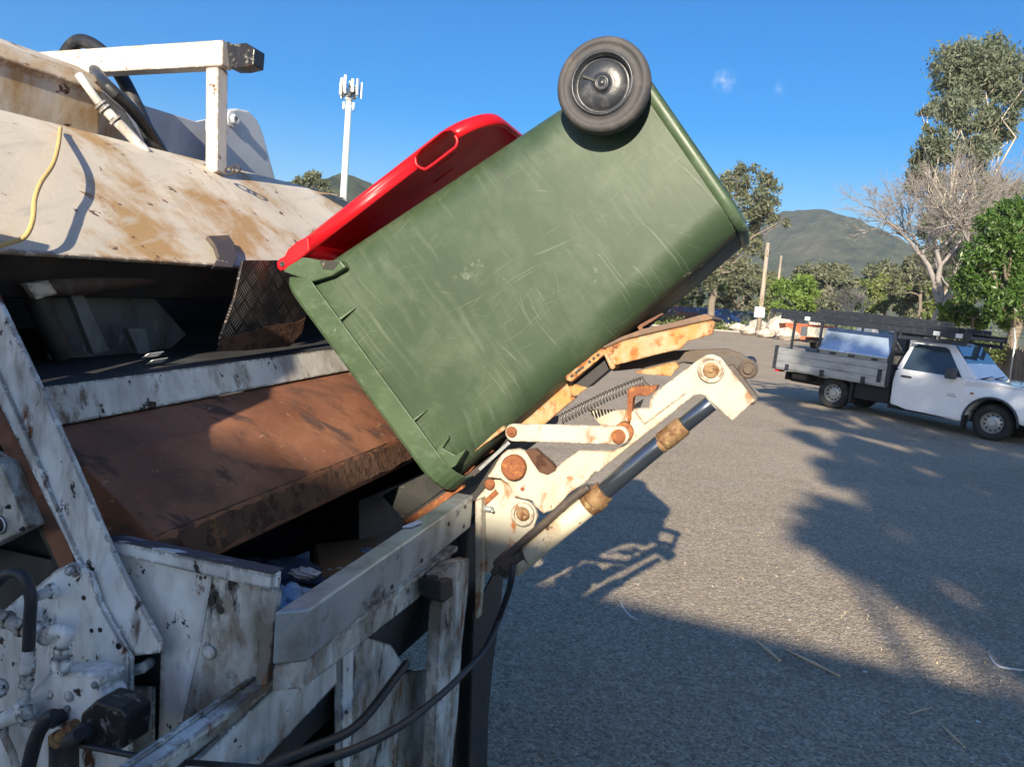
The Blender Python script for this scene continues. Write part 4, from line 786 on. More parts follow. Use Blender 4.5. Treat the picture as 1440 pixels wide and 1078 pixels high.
# recessed control area at the far left
part(MB().plateW([(-200, 300), (-40, 440), (60, 640), (110, 780), (110, 900), (-200, 900)], 1.14, 1.15), 'recess_panel', 'dark')
m = MB(); m.plateW([(-60, 470), (-40, 478), (0, 575), (30, 632), (62, 700), (100, 775), (104, 792), (86, 806), (40, 700), (0, 625), (-60, 520)], 1.085, 1.10); part(m, 'rusty_channel', 'rust')
m = MB(); m.tube([onW(-10, 640, 1.10), onW(34, 690, 1.10), onW(82, 780, 1.10), onW(95, 830, 1.10)], .012, 10); part(m, 'conduit', 'black')
cb = part(MB().plateW([(-60, 620), (2, 652), (40, 742), (-10, 768), (-60, 790)], 1.05, 1.09), 'control_box', 'grimy', bevel=.003)
m = MB(); m.lathe(onW(0, 737, 1.05), -WV, [(.018, 0), (.018, .006), (.013, .012), (.012, .02), (0, .02)], 24, True); m.build('button', 'dark', cb)
m = MB(); m.lathe(onW(0, 737, 1.029), -WV, [(.014, .0), (.0155, .001), (.0155, .003), (.014, .004)], 24, True); m.build('button_ring', 'panelw', cb)
bolt(33, 743, 1.05, .003, mat='dark', parent=cb, h=.006)
bolt(13, 712, 1.05, .003, mat='dark', parent=cb, h=.006)
# ---- hydraulic valve bank in front of the mounting plate
vb = thing('valve_bank', (0, 0, 0), None, None); vb.parent = truck
wv = .965
vm = MB(); vm.plateW([(36, 975), (60, 955), (66, 946), (110, 945), (140, 948), (146, 958), (138, 968), (150, 985), (136, 1010), (112, 1025), (84, 1024), (60, 1012), (38, 1012)], wv, wv+.05); o = vm.build('valve_body', 'paint', vb, .006, seg=3)
def fitting(pts, r, mat='paint', name='fitting', hexes=()):
    m = MB(); m.tube(pts, r, 14, True)
    P = [Vector(p) for p in pts]
    for t, hr, hl in hexes:
        k = t*(len(P)-1); i = min(int(k), len(P)-2); p = P[i].lerp(P[i+1], k-i); a = (P[i+1]-P[i]).normalized(); m.lathe(p-a*hl/2, a, [(0, 0), (hr, 0), (hr, hl), (0, hl)], 6)
    return m.build(name, mat, vb, .0008)
def pw(lst, w): return [onW(x, y, w) for x, y in lst]
# left hose with crimp ferrule and adaptor stack
MB().tube(pw([(-22, 850), (-6, 822), (14, 806), (34, 812), (43, 838), (42, 870), (40, 916)], .935), .0098, 16, True).build('hose', 'black', vb)
fitting(pw([(40, 913), (39, 945)], .935), .0115, 'paint', 'ferrule')
fitting(pw([(39, 945), (37, 962), (36, 990)], .935), .0075, 'grimy', hexes=((.12, .0115, .008), (.45, .012, .012)))
fitting(pw([(35, 985), (33, 1003)], .935), .0135, 'paint', 'hex_nut', hexes=((.5, .0165, .018),))
fitting(pw([(40, 1000), (26, 1005), (4, 1012), (-30, 1030)], .935), .0135, 'paint', 'elbow', hexes=((.1, .016, .008), (.75, .018, .02)))
fitting(pw([(0, 965), (-30, 985)], .95), .016, 'paint', 'elbow', hexes=((.2, .019, .012),))
fitting(pw([(-30, 860), (0, 866), (26, 880), (50, 890)], 1.0), .0125, 'grimy', 'pipe', hexes=((.45, .0165, .014), (.75, .0165, .012)))
fitting(pw([(50, 880), (62, 892)], .995), .016, 'paint', 'hex_nut', hexes=((.5, .0185, .016),))
# centre elbow on the block
fitting(pw([(62, 900), (72, 888), (88, 886), (95, 893), (89, 905), (87, 930)], .958), .0115, 'paint', 'elbow', hexes=((.86, .0145, .010),))
fitting(pw([(87, 918), (86, 946)], .958), .0135, 'paint', 'hex_nut', hexes=((.5, .0172, .022),))
for x, y, r in ((98, 978, .009), (70, 975, .008), (134, 962, .006), (96, 995, .006)):
    m = MB(); m.lathe(onW(x, y, wv), -WV, [(r, 0), (r, .004), (r*.6, .006), (0, .006)], 12, True); m.build('cap_screw', 'paint', vb)
m = MB(); m.plateW([(24, 1008), (42, 1005), (52, 1016), (44, 1024), (28, 1022)], .96, .975); m.build('lug', 'paint', vb, .003)
m = MB(); m.lathe(onW(32, 1013, .96), -WV, [(.0035, 0), (.0035, .001), (0, .001)], 10); m.build('bolt_hole', 'dark', vb)
# solenoid block
m = MB(); m.plateW([(112, 1004), (134, 984), (140, 986), (168, 996), (179, 1008), (176, 1050), (160, 1060), (118, 1056), (110, 1040)], .945, 1.0); so = m.build('solenoid', 'oil', vb, .006, seg=3)
m = MB(); m.lathe(onW(122, 1028, .945), -WV, [(.016, -.01), (.0165, .012), (.014, .016), (.012, .012), (0, .010)], 24, True); m.build('cap', 'black', so)
m = MB(); m.tube(pw([(112, 1032), (98, 1040), (92, 1046)], .92), [.011, .012, .009], 14); m.build('connector', 'dark', so)
m = MB(); m.tube(pw([(96, 1044), (130, 1050), (170, 1058), (230, 1068), (300, 1074), (380, 1080), (470, 1086), (600, 1110)], .93), .0048, 10, True); m.build('cable', 'black', so)
m = MB(); m.tube(pw([(78, 1004), (70, 1008), (56, 1026), (48, 1046), (40, 1078), (30, 1120)], .94), [.0095, .0125, .0115, .0120, .0115, .011], 16, True); m.build('hose', 'black', vb)
m = MB(); m.lathe(onW(80, 1009, .95), -WV, [(.012, -.01), (.0125, .012), (.009, .016), (0, .016)], 20, True); m.build('boot', 'black', vb)
fitting(pw([(106, 1018), (92, 1030), (76, 1042)], .955), .0105, 'gland', 'union', hexes=((.85, .015, .012), (.3, .013, .008)))
m = MB(); m.tube(pw([(90, 1044), (90, 1120)], 1.0), .024, 14); m.build('pilot_hose', 'dark', vb)
m = MB(); m.tube(pw([(0, 1020), (18, 1060), (28, 1100)], 1.02), .007, 10); m.build('drain_tube', 'grimy', vb)
# ---- hopper mouth: steel sill bar and rail under it
sb_ = part(MB().add([T(-.715, 1.062, 1.222), T(-.672, 1.098, 1.222), T(-.672, 1.098, 1.130), T(-.715, 1.062, 1.130), T(-.768, 2.0, 1.222), T(-.719, 2.0, 1.222), T(-.719, 2.0, 1.130), T(-.768, 2.0, 1.130)], [[0, 1, 2, 3], [4, 5, 6, 7], [0, 1, 5, 4], [1, 2, 6, 5], [2, 3, 7, 6], [3, 0, 4, 7]]), 'sill_bar', 'steel', bevel=.004)
m = MB(); m.prism([T(-.714, 1.065, 1.1295), T(-.674, 1.099, 1.1295), T(-.674, 1.099, 1.082), T(-.714, 1.065, 1.082)], WV*.10-UV*.004); part(m, 'sill_end', 'grimy', sb_, .002)
for w_, z_ in ((1.62, 1.148), (1.80, 1.19), (1.93, 1.205), (1.93, 1.15), (1.45, 1.142)):
    m = MB(); m.lathe(T(-.672-(w_-1.098)*.0521+.001, w_, z_), UV, [(.0055, 0), (.0055, .0012), (0, .0012)], 10); m.build('bolt_hole', 'dark', sb_)
rail = part(MB().boxT(-.772, -.745, .78, 1.98, 1.062, 1.076), 'lower_rail', 'grimy', bevel=.003)
m = MB(); m.boxT(-.781, -.7725, .80, 1.98, 1.02, 1.080); part(m, 'rail_flange', 'grimy', rail, .001)
m = MB(); m.boxT(-.762, -.757, 1.3, 1.96, 1.00, 1.0615); part(m, 'rail_web', 'grimy', rail, .001)
# plates below the rail
lowp = [(250, 1085), (268, 1070), (378, 968), (430, 935), (468, 905), (470, 958), (345, 1090)]
part(MB().prism([onU(x, y, -.775) for x, y in lowp], UV*.008), 'skirt_plate', 'paint', bevel=.001)
part(MB().prism([onU(x, y, -.80) for x, y in [(470, 900), (486, 896), (505, 893), (545, 905), (562, 932), (560, 1000), (535, 1150), (472, 1150)]], UV*.01), 'bumper_plate', 'grimy', bevel=.001)
part(MB().prism([onU(x, y, -.79) for x, y in [(470, 905), (487, 897), (485, 1000), (478, 1150), (470, 1150)]], UV*.02), 'bumper_flange', 'paint', bevel=.001)
part(MB().prism([onU(x, y, -.82) for x, y in [(562, 945), (640, 935), (636, 1150), (548, 1150)]], UV*.01), 'lower_plate', 'grimy', bevel=.001)
part(MB().prism([onU(x, y, -.74) for x, y in [(598, 806), (620, 788), (644, 782), (642, 830), (634, 900), (628, 1000), (612, 1150), (590, 1150), (600, 900), (604, 840)]], UV*.035), 'rear_post', 'grimy', bevel=.003)
part(MB().prism([onU(x, y, -.735) for x, y in [(594, 812), (612, 808), (613, 832), (600, 842), (594, 838)]], UV*.05), 'rubber_stop', 'dark', bevel=.004)
part(MB().prism([onU(x, y, -.76) for x, y in [(648, 745), (668, 720), (672, 800), (668, 860), (664, 980), (655, 1200), (625, 1200), (636, 980), (640, 860)]], UV*.02), 'dark_post', 'dark', bevel=.003)
part(MB().prism([onU(x, y, -.70) for x, y in [(664, 860), (700, 790), (706, 800), (702, 850), (690, 940), (684, 1010), (680, 1200), (655, 1200)]], UV*.006), 'side_skirt', 'dark', bevel=.001)
# hopper tub (below and behind the rail)
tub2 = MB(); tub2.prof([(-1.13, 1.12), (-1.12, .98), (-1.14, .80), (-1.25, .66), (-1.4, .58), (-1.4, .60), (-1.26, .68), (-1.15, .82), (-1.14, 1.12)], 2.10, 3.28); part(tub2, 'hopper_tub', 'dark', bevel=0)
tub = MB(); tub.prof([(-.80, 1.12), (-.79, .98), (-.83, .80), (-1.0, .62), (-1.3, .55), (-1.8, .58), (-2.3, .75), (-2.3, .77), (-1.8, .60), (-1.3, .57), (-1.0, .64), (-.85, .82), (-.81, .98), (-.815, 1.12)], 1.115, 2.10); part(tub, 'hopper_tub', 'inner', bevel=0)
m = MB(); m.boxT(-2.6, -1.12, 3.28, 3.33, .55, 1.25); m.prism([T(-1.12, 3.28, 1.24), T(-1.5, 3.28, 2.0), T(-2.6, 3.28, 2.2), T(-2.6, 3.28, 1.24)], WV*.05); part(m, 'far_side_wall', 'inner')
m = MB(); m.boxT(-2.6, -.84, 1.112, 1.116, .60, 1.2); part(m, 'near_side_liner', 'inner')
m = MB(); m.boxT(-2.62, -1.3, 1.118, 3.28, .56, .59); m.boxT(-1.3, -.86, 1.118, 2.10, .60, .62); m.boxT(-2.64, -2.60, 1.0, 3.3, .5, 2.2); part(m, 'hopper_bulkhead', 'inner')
# sill continues behind the lifter to the far wall
part(MB().boxT(-1.16, -1.10, 2.6, 3.3, 1.13, 1.22), 'far_sill', 'steel', bevel=.004)
# ---- packer: ledge, painted strip and rusty blade
TL = .045
part(MB().prof([(-1.36, 1.520), (-1.352, 1.523), (-1.325, 1.447), (-1.333, 1.443)], 1.125, 2.40, TL), 'packer_strip', 'paint', bevel=.001)
part(MB().prof([(-1.36, 1.52), (-1.352, 1.523), (-1.325, 1.447), (-1.333, 1.443)], 2.47, 3.27, TL), 'packer_strip', 'paint', bevel=.001)
bl = part(MB().prof([(-1.3335, 1.442), (-1.20, 1.400), (-1.02, 1.283), (-1.0, 1.205), (-1.02, 1.19), (-1.10, 1.24), (-1.25, 1.32), (-1.345, 1.40)], 1.125, 3.27, TL), 'packer_blade', 'rust', bevel=.004)
# ragged worn lip along the blade
rg = random.Random(9); m = MB(); n_ = 110; top = []; bot = []
for i in range(n_+1):
    w_ = 1.13+i*(2.13/n_); tz = TL*(w_-1.2); j = .6*(j if i else 0)+rg.uniform(-.0016, .0016); jb = .75*(jb if i else 0)+rg.uniform(-.004, .004)
    top.append(T(-1.0225+j*.5, w_, 1.287+tz+j*.5)); bot.append(T(-.994, w_, 1.218+tz+jb))
vs = top+bot; m.add(vs, [[i, i+1, i+n_+2, i+n_+1] for i in range(n_)]); e = m.build('worn_lip', 'rustedge', bl, weld=False); md = e.modifiers.new('s', 'SOLIDIFY'); md.thickness = .006
part(MB().prof([(-1.362, 1.524), (-1.362, 1.515), (-1.75, 1.50), (-1.95, 1.56), (-1.95, 1.57), (-1.75, 1.512)], 1.12, 3.27, TL), 'packer_ledge', 'inner', bevel=0)
part(MB().prism([onU(x, y, -1.72) for x, y in [(40, 405), (200, 400), (262, 470), (240, 490), (150, 500), (70, 505)]], -UV*.01), 'slide_panel', 'innerl')
part(MB().prism([onU(x, y, -1.62) for x, y in [(100, 415), (118, 415), (156, 494), (132, 498)]], -UV*.02), 'slide_rib', 'innerl', bevel=.002)
part(MB().prism([onU(x, y, -1.60) for x, y in [(180, 462), (205, 462), (212, 496), (196, 498)]], -UV*.02), 'slide_rib', 'innerl', bevel=.002)
m = MB(); m.tube([onU(48, 412, -1.64), onU(66, 455, -1.64), onU(90, 500, -1.64)], .028, 14); part(m, 'packer_ram', 'dark')
m = MB(); m.tube([onU(40, 404, -1.60), onU(110, 398, -1.60), onU(230, 383, -1.60), onU(345, 374, -1.60)], [.025, .03, .03, .028], 16); tb_ = part(m, 'cross_tube', 'tubem')
part(MB().prism([onU(x, y, -1.565) for x, y in [(36, 399), (68, 394), (82, 413), (52, 421)]], -UV*.02), 'tube_bracket', 'hood', tb_, .002)
part(MB().prism([onU(x, y, -1.40) for x, y in [(342, 366), (412, 366), (426, 404), (432, 438), (425, 468), (408, 487), (345, 492), (307, 494), (311, 474), (330, 420)]], -UV*.008), 'tread_plate', 'tread')
part(MB().prism([onU(x, y, -1.397) for x, y in [(307, 494), (311, 477), (340, 468), (380, 458), (420, 452), (430, 446), (425, 468), (408, 487), (345, 493)]], -UV*.002), 'rusty_lip', 'rustedge')
# ---- hood above the mouth
hprof = [(-2.06, 2.165), (-1.98, 2.158), (-1.90, 2.115), (-1.72, 1.965), (-1.60, 1.865), (-1.515, 1.800), (-1.495, 1.788), (-1.50, 1.780), (-1.525, 1.785), (-1.61, 1.853), (-1.73, 1.953), (-1.91, 2.103), (-2.06, 2.15)]
m = MB(); m.prof(hprof, .85, 3.27, .033); hood = part(m, 'hood', 'hood', bevel=.003)
for f in []: pass
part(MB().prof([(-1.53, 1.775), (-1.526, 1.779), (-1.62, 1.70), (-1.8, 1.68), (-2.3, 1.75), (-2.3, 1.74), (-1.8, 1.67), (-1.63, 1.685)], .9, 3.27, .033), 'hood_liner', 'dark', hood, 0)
m = MB(); hx = [onP(x, y, T(-1.5, 2, 1.83)+UV*.02, (UV*.64+ZV*.77)) for x, y in [(292, 331), (322, 330), (330, 342), (334, 362), (328, 376), (300, 374), (308, 360), (303, 345)]]
m.prism(hx, -(UV*.64+ZV*.77)*.014); part(m, 'hinge_strap', 'armdark', hood, .003)
m = MB(); m.prism([T(-1.42, 1.098, 1.0), T(-1.42, 1.098, 1.62), T(-1.505, 1.098, 1.775), T(-1.91, 1.098, 2.09), T(-2.6, 1.098, 2.1), T(-2.6, 1.098, 1.0)], WV*.01); part(m, 'upper_side_wall', 'paint')
m = MB(); m.prism([T(u, .856, z-.011) for u, z in hprof[:7]]+[T(-1.60, .856, 1.70), T(-2.06, .856, 1.70)], WV*.01); part(m, 'hood_end', 'hood', hood)
# plate added out of view, its outline cut to shade the blade and strip
gp_ = [(-1.30, 1.60), (-1.28, 2.05), (-1.24, 2.24), (-1.19, 2.27), (-1.155, 2.15), (-1.16, 2.05), (-1.12, 2.0), (-1.10, 1.84), (-1.045, 1.77), (-.97, 1.765), (-.90, 1.79), (-.87, 1.72), (-.88, 1.66), (-.95, 1.60)]
m = MB(); m.prism([T(u, .50, z) for u, z in gp_], WV*.02); gp = part(m, 'shade_blocker', 'paint')
m = MB(); m.tube([T(-1.28, .53, 1.70), T(-1.45, .75, 1.5), T(-1.5, 1.1, 1.4)], .02, 10); m.build('blocker_stay', 'paint', gp)
# upper cover behind the hood and tail plates
part(MB().prof([(-2.14, 2.12), (-2.145, 2.325), (-2.13, 2.335), (-2.16, 2.385), (-2.24, 2.42), (-2.6, 2.44), (-2.6, 2.40), (-2.24, 2.39), (-2.18, 2.33), (-2.17, 2.12)], .85, 2.05, .02), 'upper_cover', 'hood', bevel=.004)
part(MB().prism([onU(x, y, -2.17) for x, y in [(100, 110), (136, 122), (176, 156), (214, 218), (230, 262), (100, 262)]], -UV*.02), 'cover_side', 'hood')
part(MB().prism([onU(x, y, -2.35) for x, y in [(150, 118), (205, 148), (276, 170), (300, 166), (318, 262), (150, 262)]], -UV*.012), 'tail_plate', 'tailw', bevel=.003) if False else None
M['tailw'] = worn('dull tail paint', (.55, .58, .62), .4, layers=[((.42, .43, .45), (3, 3, 2), .5, .7, .5), ((.25, .2, .16), (9, 9, 3), .66, .74, .8)])
part(MB().prism([onU(x, y, -2.42) for x, y in [(120, 100), (205, 149), (276, 171), (300, 166), (330, 270), (120, 300)]], -UV*.015), 'tail_plate', 'tailw', bevel=.003)
ear = [(300, 168), (316, 156), (335, 153), (350, 156), (362, 168), (371, 190), (394, 275), (300, 275)]
tp2 = part(MB().prism([onU(x, y, -2.30) for x, y in ear], -UV*.045), 'tail_ear', 'tailw', bevel=.008)
c = onU(325, 168, -2.30); m = MB(); m.lathe(c, UV, [(.035, 0), (.035, .012), (.022, .014), (.02, .03), (.011, .03), (.011, .012), (0, .012)], 20); m.build('pin', 'tailw', tp2)
# box beam, post and loops
wb = onU(305, 238, -1.90).dot(WV)
b0, b1 = onW(48, 96, wb), onW(320, 78, wb)
m = MB(); m.beam(b0-UV*.25+ZV*.0, b1, .055, .088, ZV); bb = part(m, 'box_beam', 'beamw', bevel=.004)
m = MB(); m.prism([onW(x, y, wb-.03) for x, y in [(318, 58), (328, 62), (345, 60), (358, 68), (356, 92), (338, 96), (322, 96)]], WV*.06); part(m, 'beam_end', 'oil', bb, .004)
m = MB(); m.beam(onW(305, 98, wb), onW(304, 244, wb), .052, .052, UV); part(m, 'support_post', 'beamw', bevel=.003)
for k_, (x, y) in enumerate([(266, 232), (322, 240), (330, 238), (290, 236)]):
    m = MB(); p = onW(x, y, wb-.02); m.tube([p+(UV*cos(a)+ZV*sin(a)*.6)*.022+WV*.006*sin(a*.5) for a in [i*pi/6 for i in range(13)]], .004, 6); part(m, 'chain_link', 'dark')
m = MB(); m.tube(pw([(88, 110), (92, 78), (112, 58), (140, 70), (168, 104), (192, 150), (212, 196), (226, 228)], wb+.10), .026, 14, True); part(m, 'hydraulic_hose', 'black')
m = MB(); m.tube([onW(128, 92, wb+.14)]+[onU(x, y, -2.08) for x, y in [(150, 120), (182, 150), (210, 185), (238, 232)]], .020, 12, True); part(m, 'hydraulic_hose', 'black')
ra_, rb_, rc_ = onU(110, 104, -2.10), onU(140, 146, -2.05), onU(208, 216, -1.95)
m = MB(); m.tube([ra_, rb_], .013, 12); part(m, 'stay_tip', 'paint'); m = MB(); m.tube([rb_, rc_], .016, 12)
for t in (.0, .08, .30): m.lathe(rb_.lerp(rc_, t), (rc_-rb_), [(0, 0), (.021, 0), (.021, .008), (0, .008)], 14)
part(m, 'stay_rod', 'paint')
m = MB(); m.tube(pw([(46, 138), (60, 126), (84, 120), (104, 114)], wb-.2), .009, 8, True); part(m, 'loose_pipe', 'hood')
m = MB(); m.tube(pw([(-20, 66), (20, 74), (42, 86), (60, 80), (74, 84)], wb-.3), .007, 8, True); part(m, 'wire', 'dark')
NH = (UV*.66+ZV*.75); PH = T(-1.72, 1.2, 1.965)
m = MB(); m.tube(pw([(40, 82), (46, 120), (43, 150), (44, 174)], wb-.42), .0065, 8, True); part(m, 'sash_cord', 'cord'); m = MB(); m.tube([onP(x, y, PH+NH*o, NH) for x, y, o in [(85, 180, .012), (82, 205, .05), (74, 232, .06), (58, 256, .06), (49, 280, .06), (46, 310, .055), (36, 332, .045), (18, 340, .035), (-20, 350, .03)]], .0055, 10, True); part(m, 'sash_cord', 'cord')
# ---- bin lifter (a part of the truck)
M['combm'] = worn('dark scratched plate', (.045, .046, .044), .5, metal=.3, layers=[((.36, .36, .34), (6, 60, 20), .60, .66, .4, (0, .6, 0)), ((.05, .045, .04), (9, 9, 9), .5, .66, .7)])
lift = thing('bin_lifter', (0, 0, 0), None, None); lift.parent = truck
def lp(mb, name, mat, bevel=.002): return mb.build(name, mat, lift, bevel)
WA = 2.06                                             # plane of the near lifter arm
# base bracket bolted on the sill
lp(MB().plateW([(668, 704), (672, 698), (690, 678), (700, 668), (742, 702), (752, 714), (756, 726), (750, 742), (735, 756), (712, 790), (700, 806), (674, 806)], WA-.005, WA+.012), 'base_bracket', 'cream', .003)
lp(MB().plateW([(668, 704), (677, 700), (678, 800), (672, 870), (668, 870)], WA-.04, WA-.006), 'bracket_flange', 'cream', .002)
m = MB(); m.lathe(onW(736, 722, WA-.005), -WV, [(.034, 0), (.034, .012), (.030, .015), (.023, .015), (.022, .012), (0, .012)], 30); lp(m, 'pivot_boss', 'cream', 0)
m = MB(); m.lathe(onW(736, 722, WA-.017), -WV, [(.020, 0), (.020, .006), (.016, .010), (0, .010)], 10); lp(m, 'pivot_pin', 'gland', 0)
m = MB(); m.tube([onW(676, 714, WA-.01), onW(692, 716, WA-.02)], .008, 10); m.tube([onW(690, 716, WA-.02), onW(694, 720, WA-.02)], .005, 8); lp(m, 'grease_nipple', 'steel', 0)
# dark gusset behind the sill and rusty knuckle
lp(MB().plateW([(640, 712), (668, 690), (700, 640), (706, 645), (692, 676), (668, 706), (650, 740)], WA+.03, WA+.05), 'gusset', 'dark', .002)
m = MB(); m.lathe(onW(690, 680, WA), -WV, [(.016, 0), (.016, .012), (.01, .016), (0, .016)], 14, True); m.tube([onW(700, 690, WA), onW(676, 712, WA)], .010, 8); lp(m, 'rusty_knuckle', 'rustpin', 0)
# main arm
arm = [(684, 671), (692, 660), (704, 640), (712, 633), (728, 631), (742, 636), (752, 648), (758, 660), (768, 666), (778, 662), (792, 648), (815, 633), (862, 634), (884, 622), (887, 580), (893, 574), (912, 573), (914, 562), (919, 553), (984, 504), (993, 499), (1003, 498), (1014, 503), (1021, 512), (1062, 563), (1030, 592), (1022, 586), (992, 557), (984, 555), (976, 556), (925, 597), (866, 643), (842, 663), (836, 664), (826, 676), (800, 694), (780, 716), (764, 722), (752, 712), (748, 704), (722, 698), (714, 680), (704, 673)]
lp(MB().plateW(arm, WA-.03, WA-.008), 'main_arm', 'cream', .003)
lp(MB().plateW([(914, 573), (919, 553), (950, 530), (966, 552), (906, 597), (890, 575)], WA-.034, WA-.0305), 'arm_doubler', 'cream', .0015)
m = MB(); m.lathe(onW(724, 656, WA-.03), -WV, [(.036, -.06), (.036, .016), (.033, .022), (.028, .024), (0, .024)], 30); m.lathe(onW(724, 656, WA-.054), -WV, [(.020, 0), (.020, .001), (.018, .001), (.018, 0)], 24); lp(m, 'main_pin', 'rustpin', .002)
m = MB(); m.lathe(onW(752, 650, WA-.02), -WV, [(.017, -.03), (.018, .004), (.012, .008), (0, .008)], 12, True); m.lathe(onW(764, 662, WA-.02), -WV, [(.012, -.03), (.012, .006), (0, .006)], 12, True); lp(m, 'lock_collar', 'rustpin', 0)
lp(MB().plateW([(738, 634), (752, 631), (762, 640), (776, 652), (782, 661), (770, 668), (758, 664), (748, 650)], WA-.034, WA-.005), 'rusty_lug', 'rustedge', .003)
m = MB(); m.lathe(onW(735, 687, WA-.03), -WV, [(.006, 0), (.006, .003), (0, .003)], 10); lp(m, 'arm_bolt', 'rustpin', 0)
m = MB(); m.lathe(onW(1000, 520, WA-.03), -WV, [(.034, -.05), (.034, .005), (.031, .008), (.028, .008), (.027, .004), (.0, .004)], 32); lp(m, 'end_boss', 'cream', 0)
m = MB(); m.lathe(onW(1000, 520, WA-.036), -WV, [(.020, 0), (.021, .003), (.013, .004), (.013, .001), (.008, .001), (.007, .006), (0, .006)], 10); lp(m, 'end_pin', 'gland', 0)
# tie link
WL = WA-.055
def link(p, q, r, w0, w1):
    a, b = onW(p[0], p[1], w0), onW(q[0], q[1], w0); d = (b-a).normalized(); n = d.cross(WV).normalized(); pts = []
    for i in range(13): t = pi/2+pi*i/12; pts.append(a+(n*sin(t)+d*cos(t))*r)
    for i in range(13): t = -pi/2+pi*i/12; pts.append(b+(n*sin(t)+d*cos(t))*r)
    return MB().prism(pts, WV*(w1-w0))
lp(link((722, 608), (872, 612), .0245, WL, WL+.012), 'tie_link', 'cream', .002)
m = MB(); m.lathe(onW(720, 607, WL), -WV, [(.0155, -.05), (.0155, .004), (.0135, .008), (.006, .010), (.004, .014), (0, .014)], 9); lp(m, 'link_pin', 'rustpin', 0)
m = MB(); m.lathe(onW(877, 607, WL+.016), -WV, [(.026, -.03), (.026, .003), (.022, .006), (0, .006)], 22); m.lathe(onW(870, 613, WL), -WV, [(.019, 0), (.0195, .006), (.015, .008), (.0145, .010), (0, .011)], 22); lp(m, 'link_pin', 'rustpin', 0)
# second arm (behind the link) up to the comb bracket
lp(MB().plateW([(716, 598), (745, 585), (798, 538), (806, 545), (804, 558), (812, 557), (764, 598), (770, 606), (720, 612)], WA+.03, WA+.045), 'inner_arm', 'creamrust', .002)
lp(MB().plateW([(800, 537), (826, 545), (810, 557), (803, 556)], WA+.018, WA+.029), 'gusset', 'creamrust', .001)
lp(MB().plateW([(845, 598), (826, 576), (882, 576), (905, 560), (890, 600)], WA+.13, WA+.14), 'inner_plate', 'cream', .001)
# comb bracket: slotted rusty angle and dark plate
a_, b_, c_, d_ = onW(796, 530, WA), onW(848, 490, WA), onW(863, 519, WA), onW(802, 536, WA)
lp(MB().plateW([(795, 529), (845, 490), (850, 491), (852, 497), (803, 537), (797, 535)], WA-.02, WA+.10), 'slotted_angle', 'creamrust', .0015)
for t in (.12, .3, .42, .62, .74, .86):
    m = MB(); p = onW(798+t*50, 533.5-t*40, WA-.0205); dx = (onW(848, 490, WA)-onW(798, 533, WA)).normalized(); ln = .010 if t == .3 else .004
    m.box(p, dx*ln, dx.cross(WV)*.0035, WV*.001); lp(m, 'slot', 'dark', 0)
lp(MB().plateW([(846, 491), (852, 492), (865, 516), (862, 520), (858, 518)], WA-.022, WA+.10), 'bracket_web', 'creamrust', .001)
lp(MB().plateW([(803, 540), (850, 499), (858, 518), (826, 545)], WA+.02, WA+.10), 'bracket_plate', 'dark', .001)
# rusty saddle that carries the bin
sad = lp(MB().plateW([(851, 489), (880, 478), (930, 466), (1001, 450), (1006, 453), (1002, 470), (985, 475), (966, 480), (957, 491), (930, 497), (863, 514), (853, 496)], WA-.015, WA+.0), 'saddle', 'creamrust', .002)
lp(MB().plateW([(846, 488), (872, 474), (905, 462), (946, 453), (992, 441), (1002, 445), (1003, 449), (930, 465), (880, 477), (850, 490)], WA-.02, WA+.50), 'saddle_top', 'saddletop', .004) if 'saddletop' in M else None
lp(MB().plateW([(896, 460), (900, 456), (930, 440), (934, 441), (910, 456), (903, 460), (908, 470), (904, 472)], WA+.06, WA+.08), 'grab_claw', 'rust', .001)
# far arm with its pin, dark and greasy
lp(MB().plateW([(846, 512), (905, 495), (996, 491), (1022, 490), (1040, 496), (1060, 508), (1066, 520), (1060, 531), (1046, 534), (1038, 528), (1022, 520), (1000, 512), (960, 510), (930, 524), (900, 518), (862, 522)], WA+.06, WA+.085), 'rear_arm', 'armdark', .004)
lp(MB().plateW([(890, 523), (950, 508), (956, 516), (948, 522), (944, 529), (905, 526)], WA+.053, WA+.0595), 'arm_cover', 'creamrust', .001)
lp(MB().plateW([(1022, 515), (1030, 512), (1066, 558), (1064, 566), (1058, 566)], WA+.0, WA+.05), 'rear_lug', 'armdark', .003)
m = MB(); m.lathe(onW(1052, 519, WA+.06), -WV, [(.026, -.03), (.026, .01), (.020, .014), (.016, .012), (.012, .014), (.011, .02), (0, .02)], 24); lp(m, 'cross_pin', 'armdark', 0); m = MB(); m.lathe(onW(1057, 562, WA+.0), -WV, [(.013, 0), (.013, .01), (0, .012)], 16); lp(m, 'lug_pin', 'armdark', 0)
m = MB(); m.tube([onW(1052, 519, WA+.06), onW(1052, 519, WA+.06)+WV*.45], .02, 14); lp(m, 'cross_shaft', 'armdark', 0)
lp(MB().plateW([(905, 495), (996, 491), (1022, 490), (1040, 496), (1060, 508), (1066, 520), (1060, 531), (1046, 534), (1022, 520), (960, 510)], WA+.50, WA+.52), 'rear_arm', 'armdark', .004)
# spring
P0, P1, P2 = onW(788, 590, WA+.03), onW(850, 556, WA+.03), onW(905, 536, WA+.03); m = MB(); pts = []
for i in range(640):
    t = i/639; c = P0.lerp(P1, t).lerp(P1.lerp(P2, t), t); a = t*2*pi*27; pts.append(c+(ZV*cos(a)*.9+UV*cos(a)*-.45+WV*sin(a))*.0135)
pts += [onW(908, 538, WA+.02), onW(918, 542, WA)]; m.tube(pts, .0022, 5); lp(m, 'coil_spring', 'springm', 0)
# z bracket
lp(MB().plateW([(882, 548), (892, 543), (925, 542), (922, 548), (912, 556), (893, 556), (890, 560), (888, 590), (882, 595)], WA-.03, WA+.01), 'stop_bracket', 'rustpin', .001)
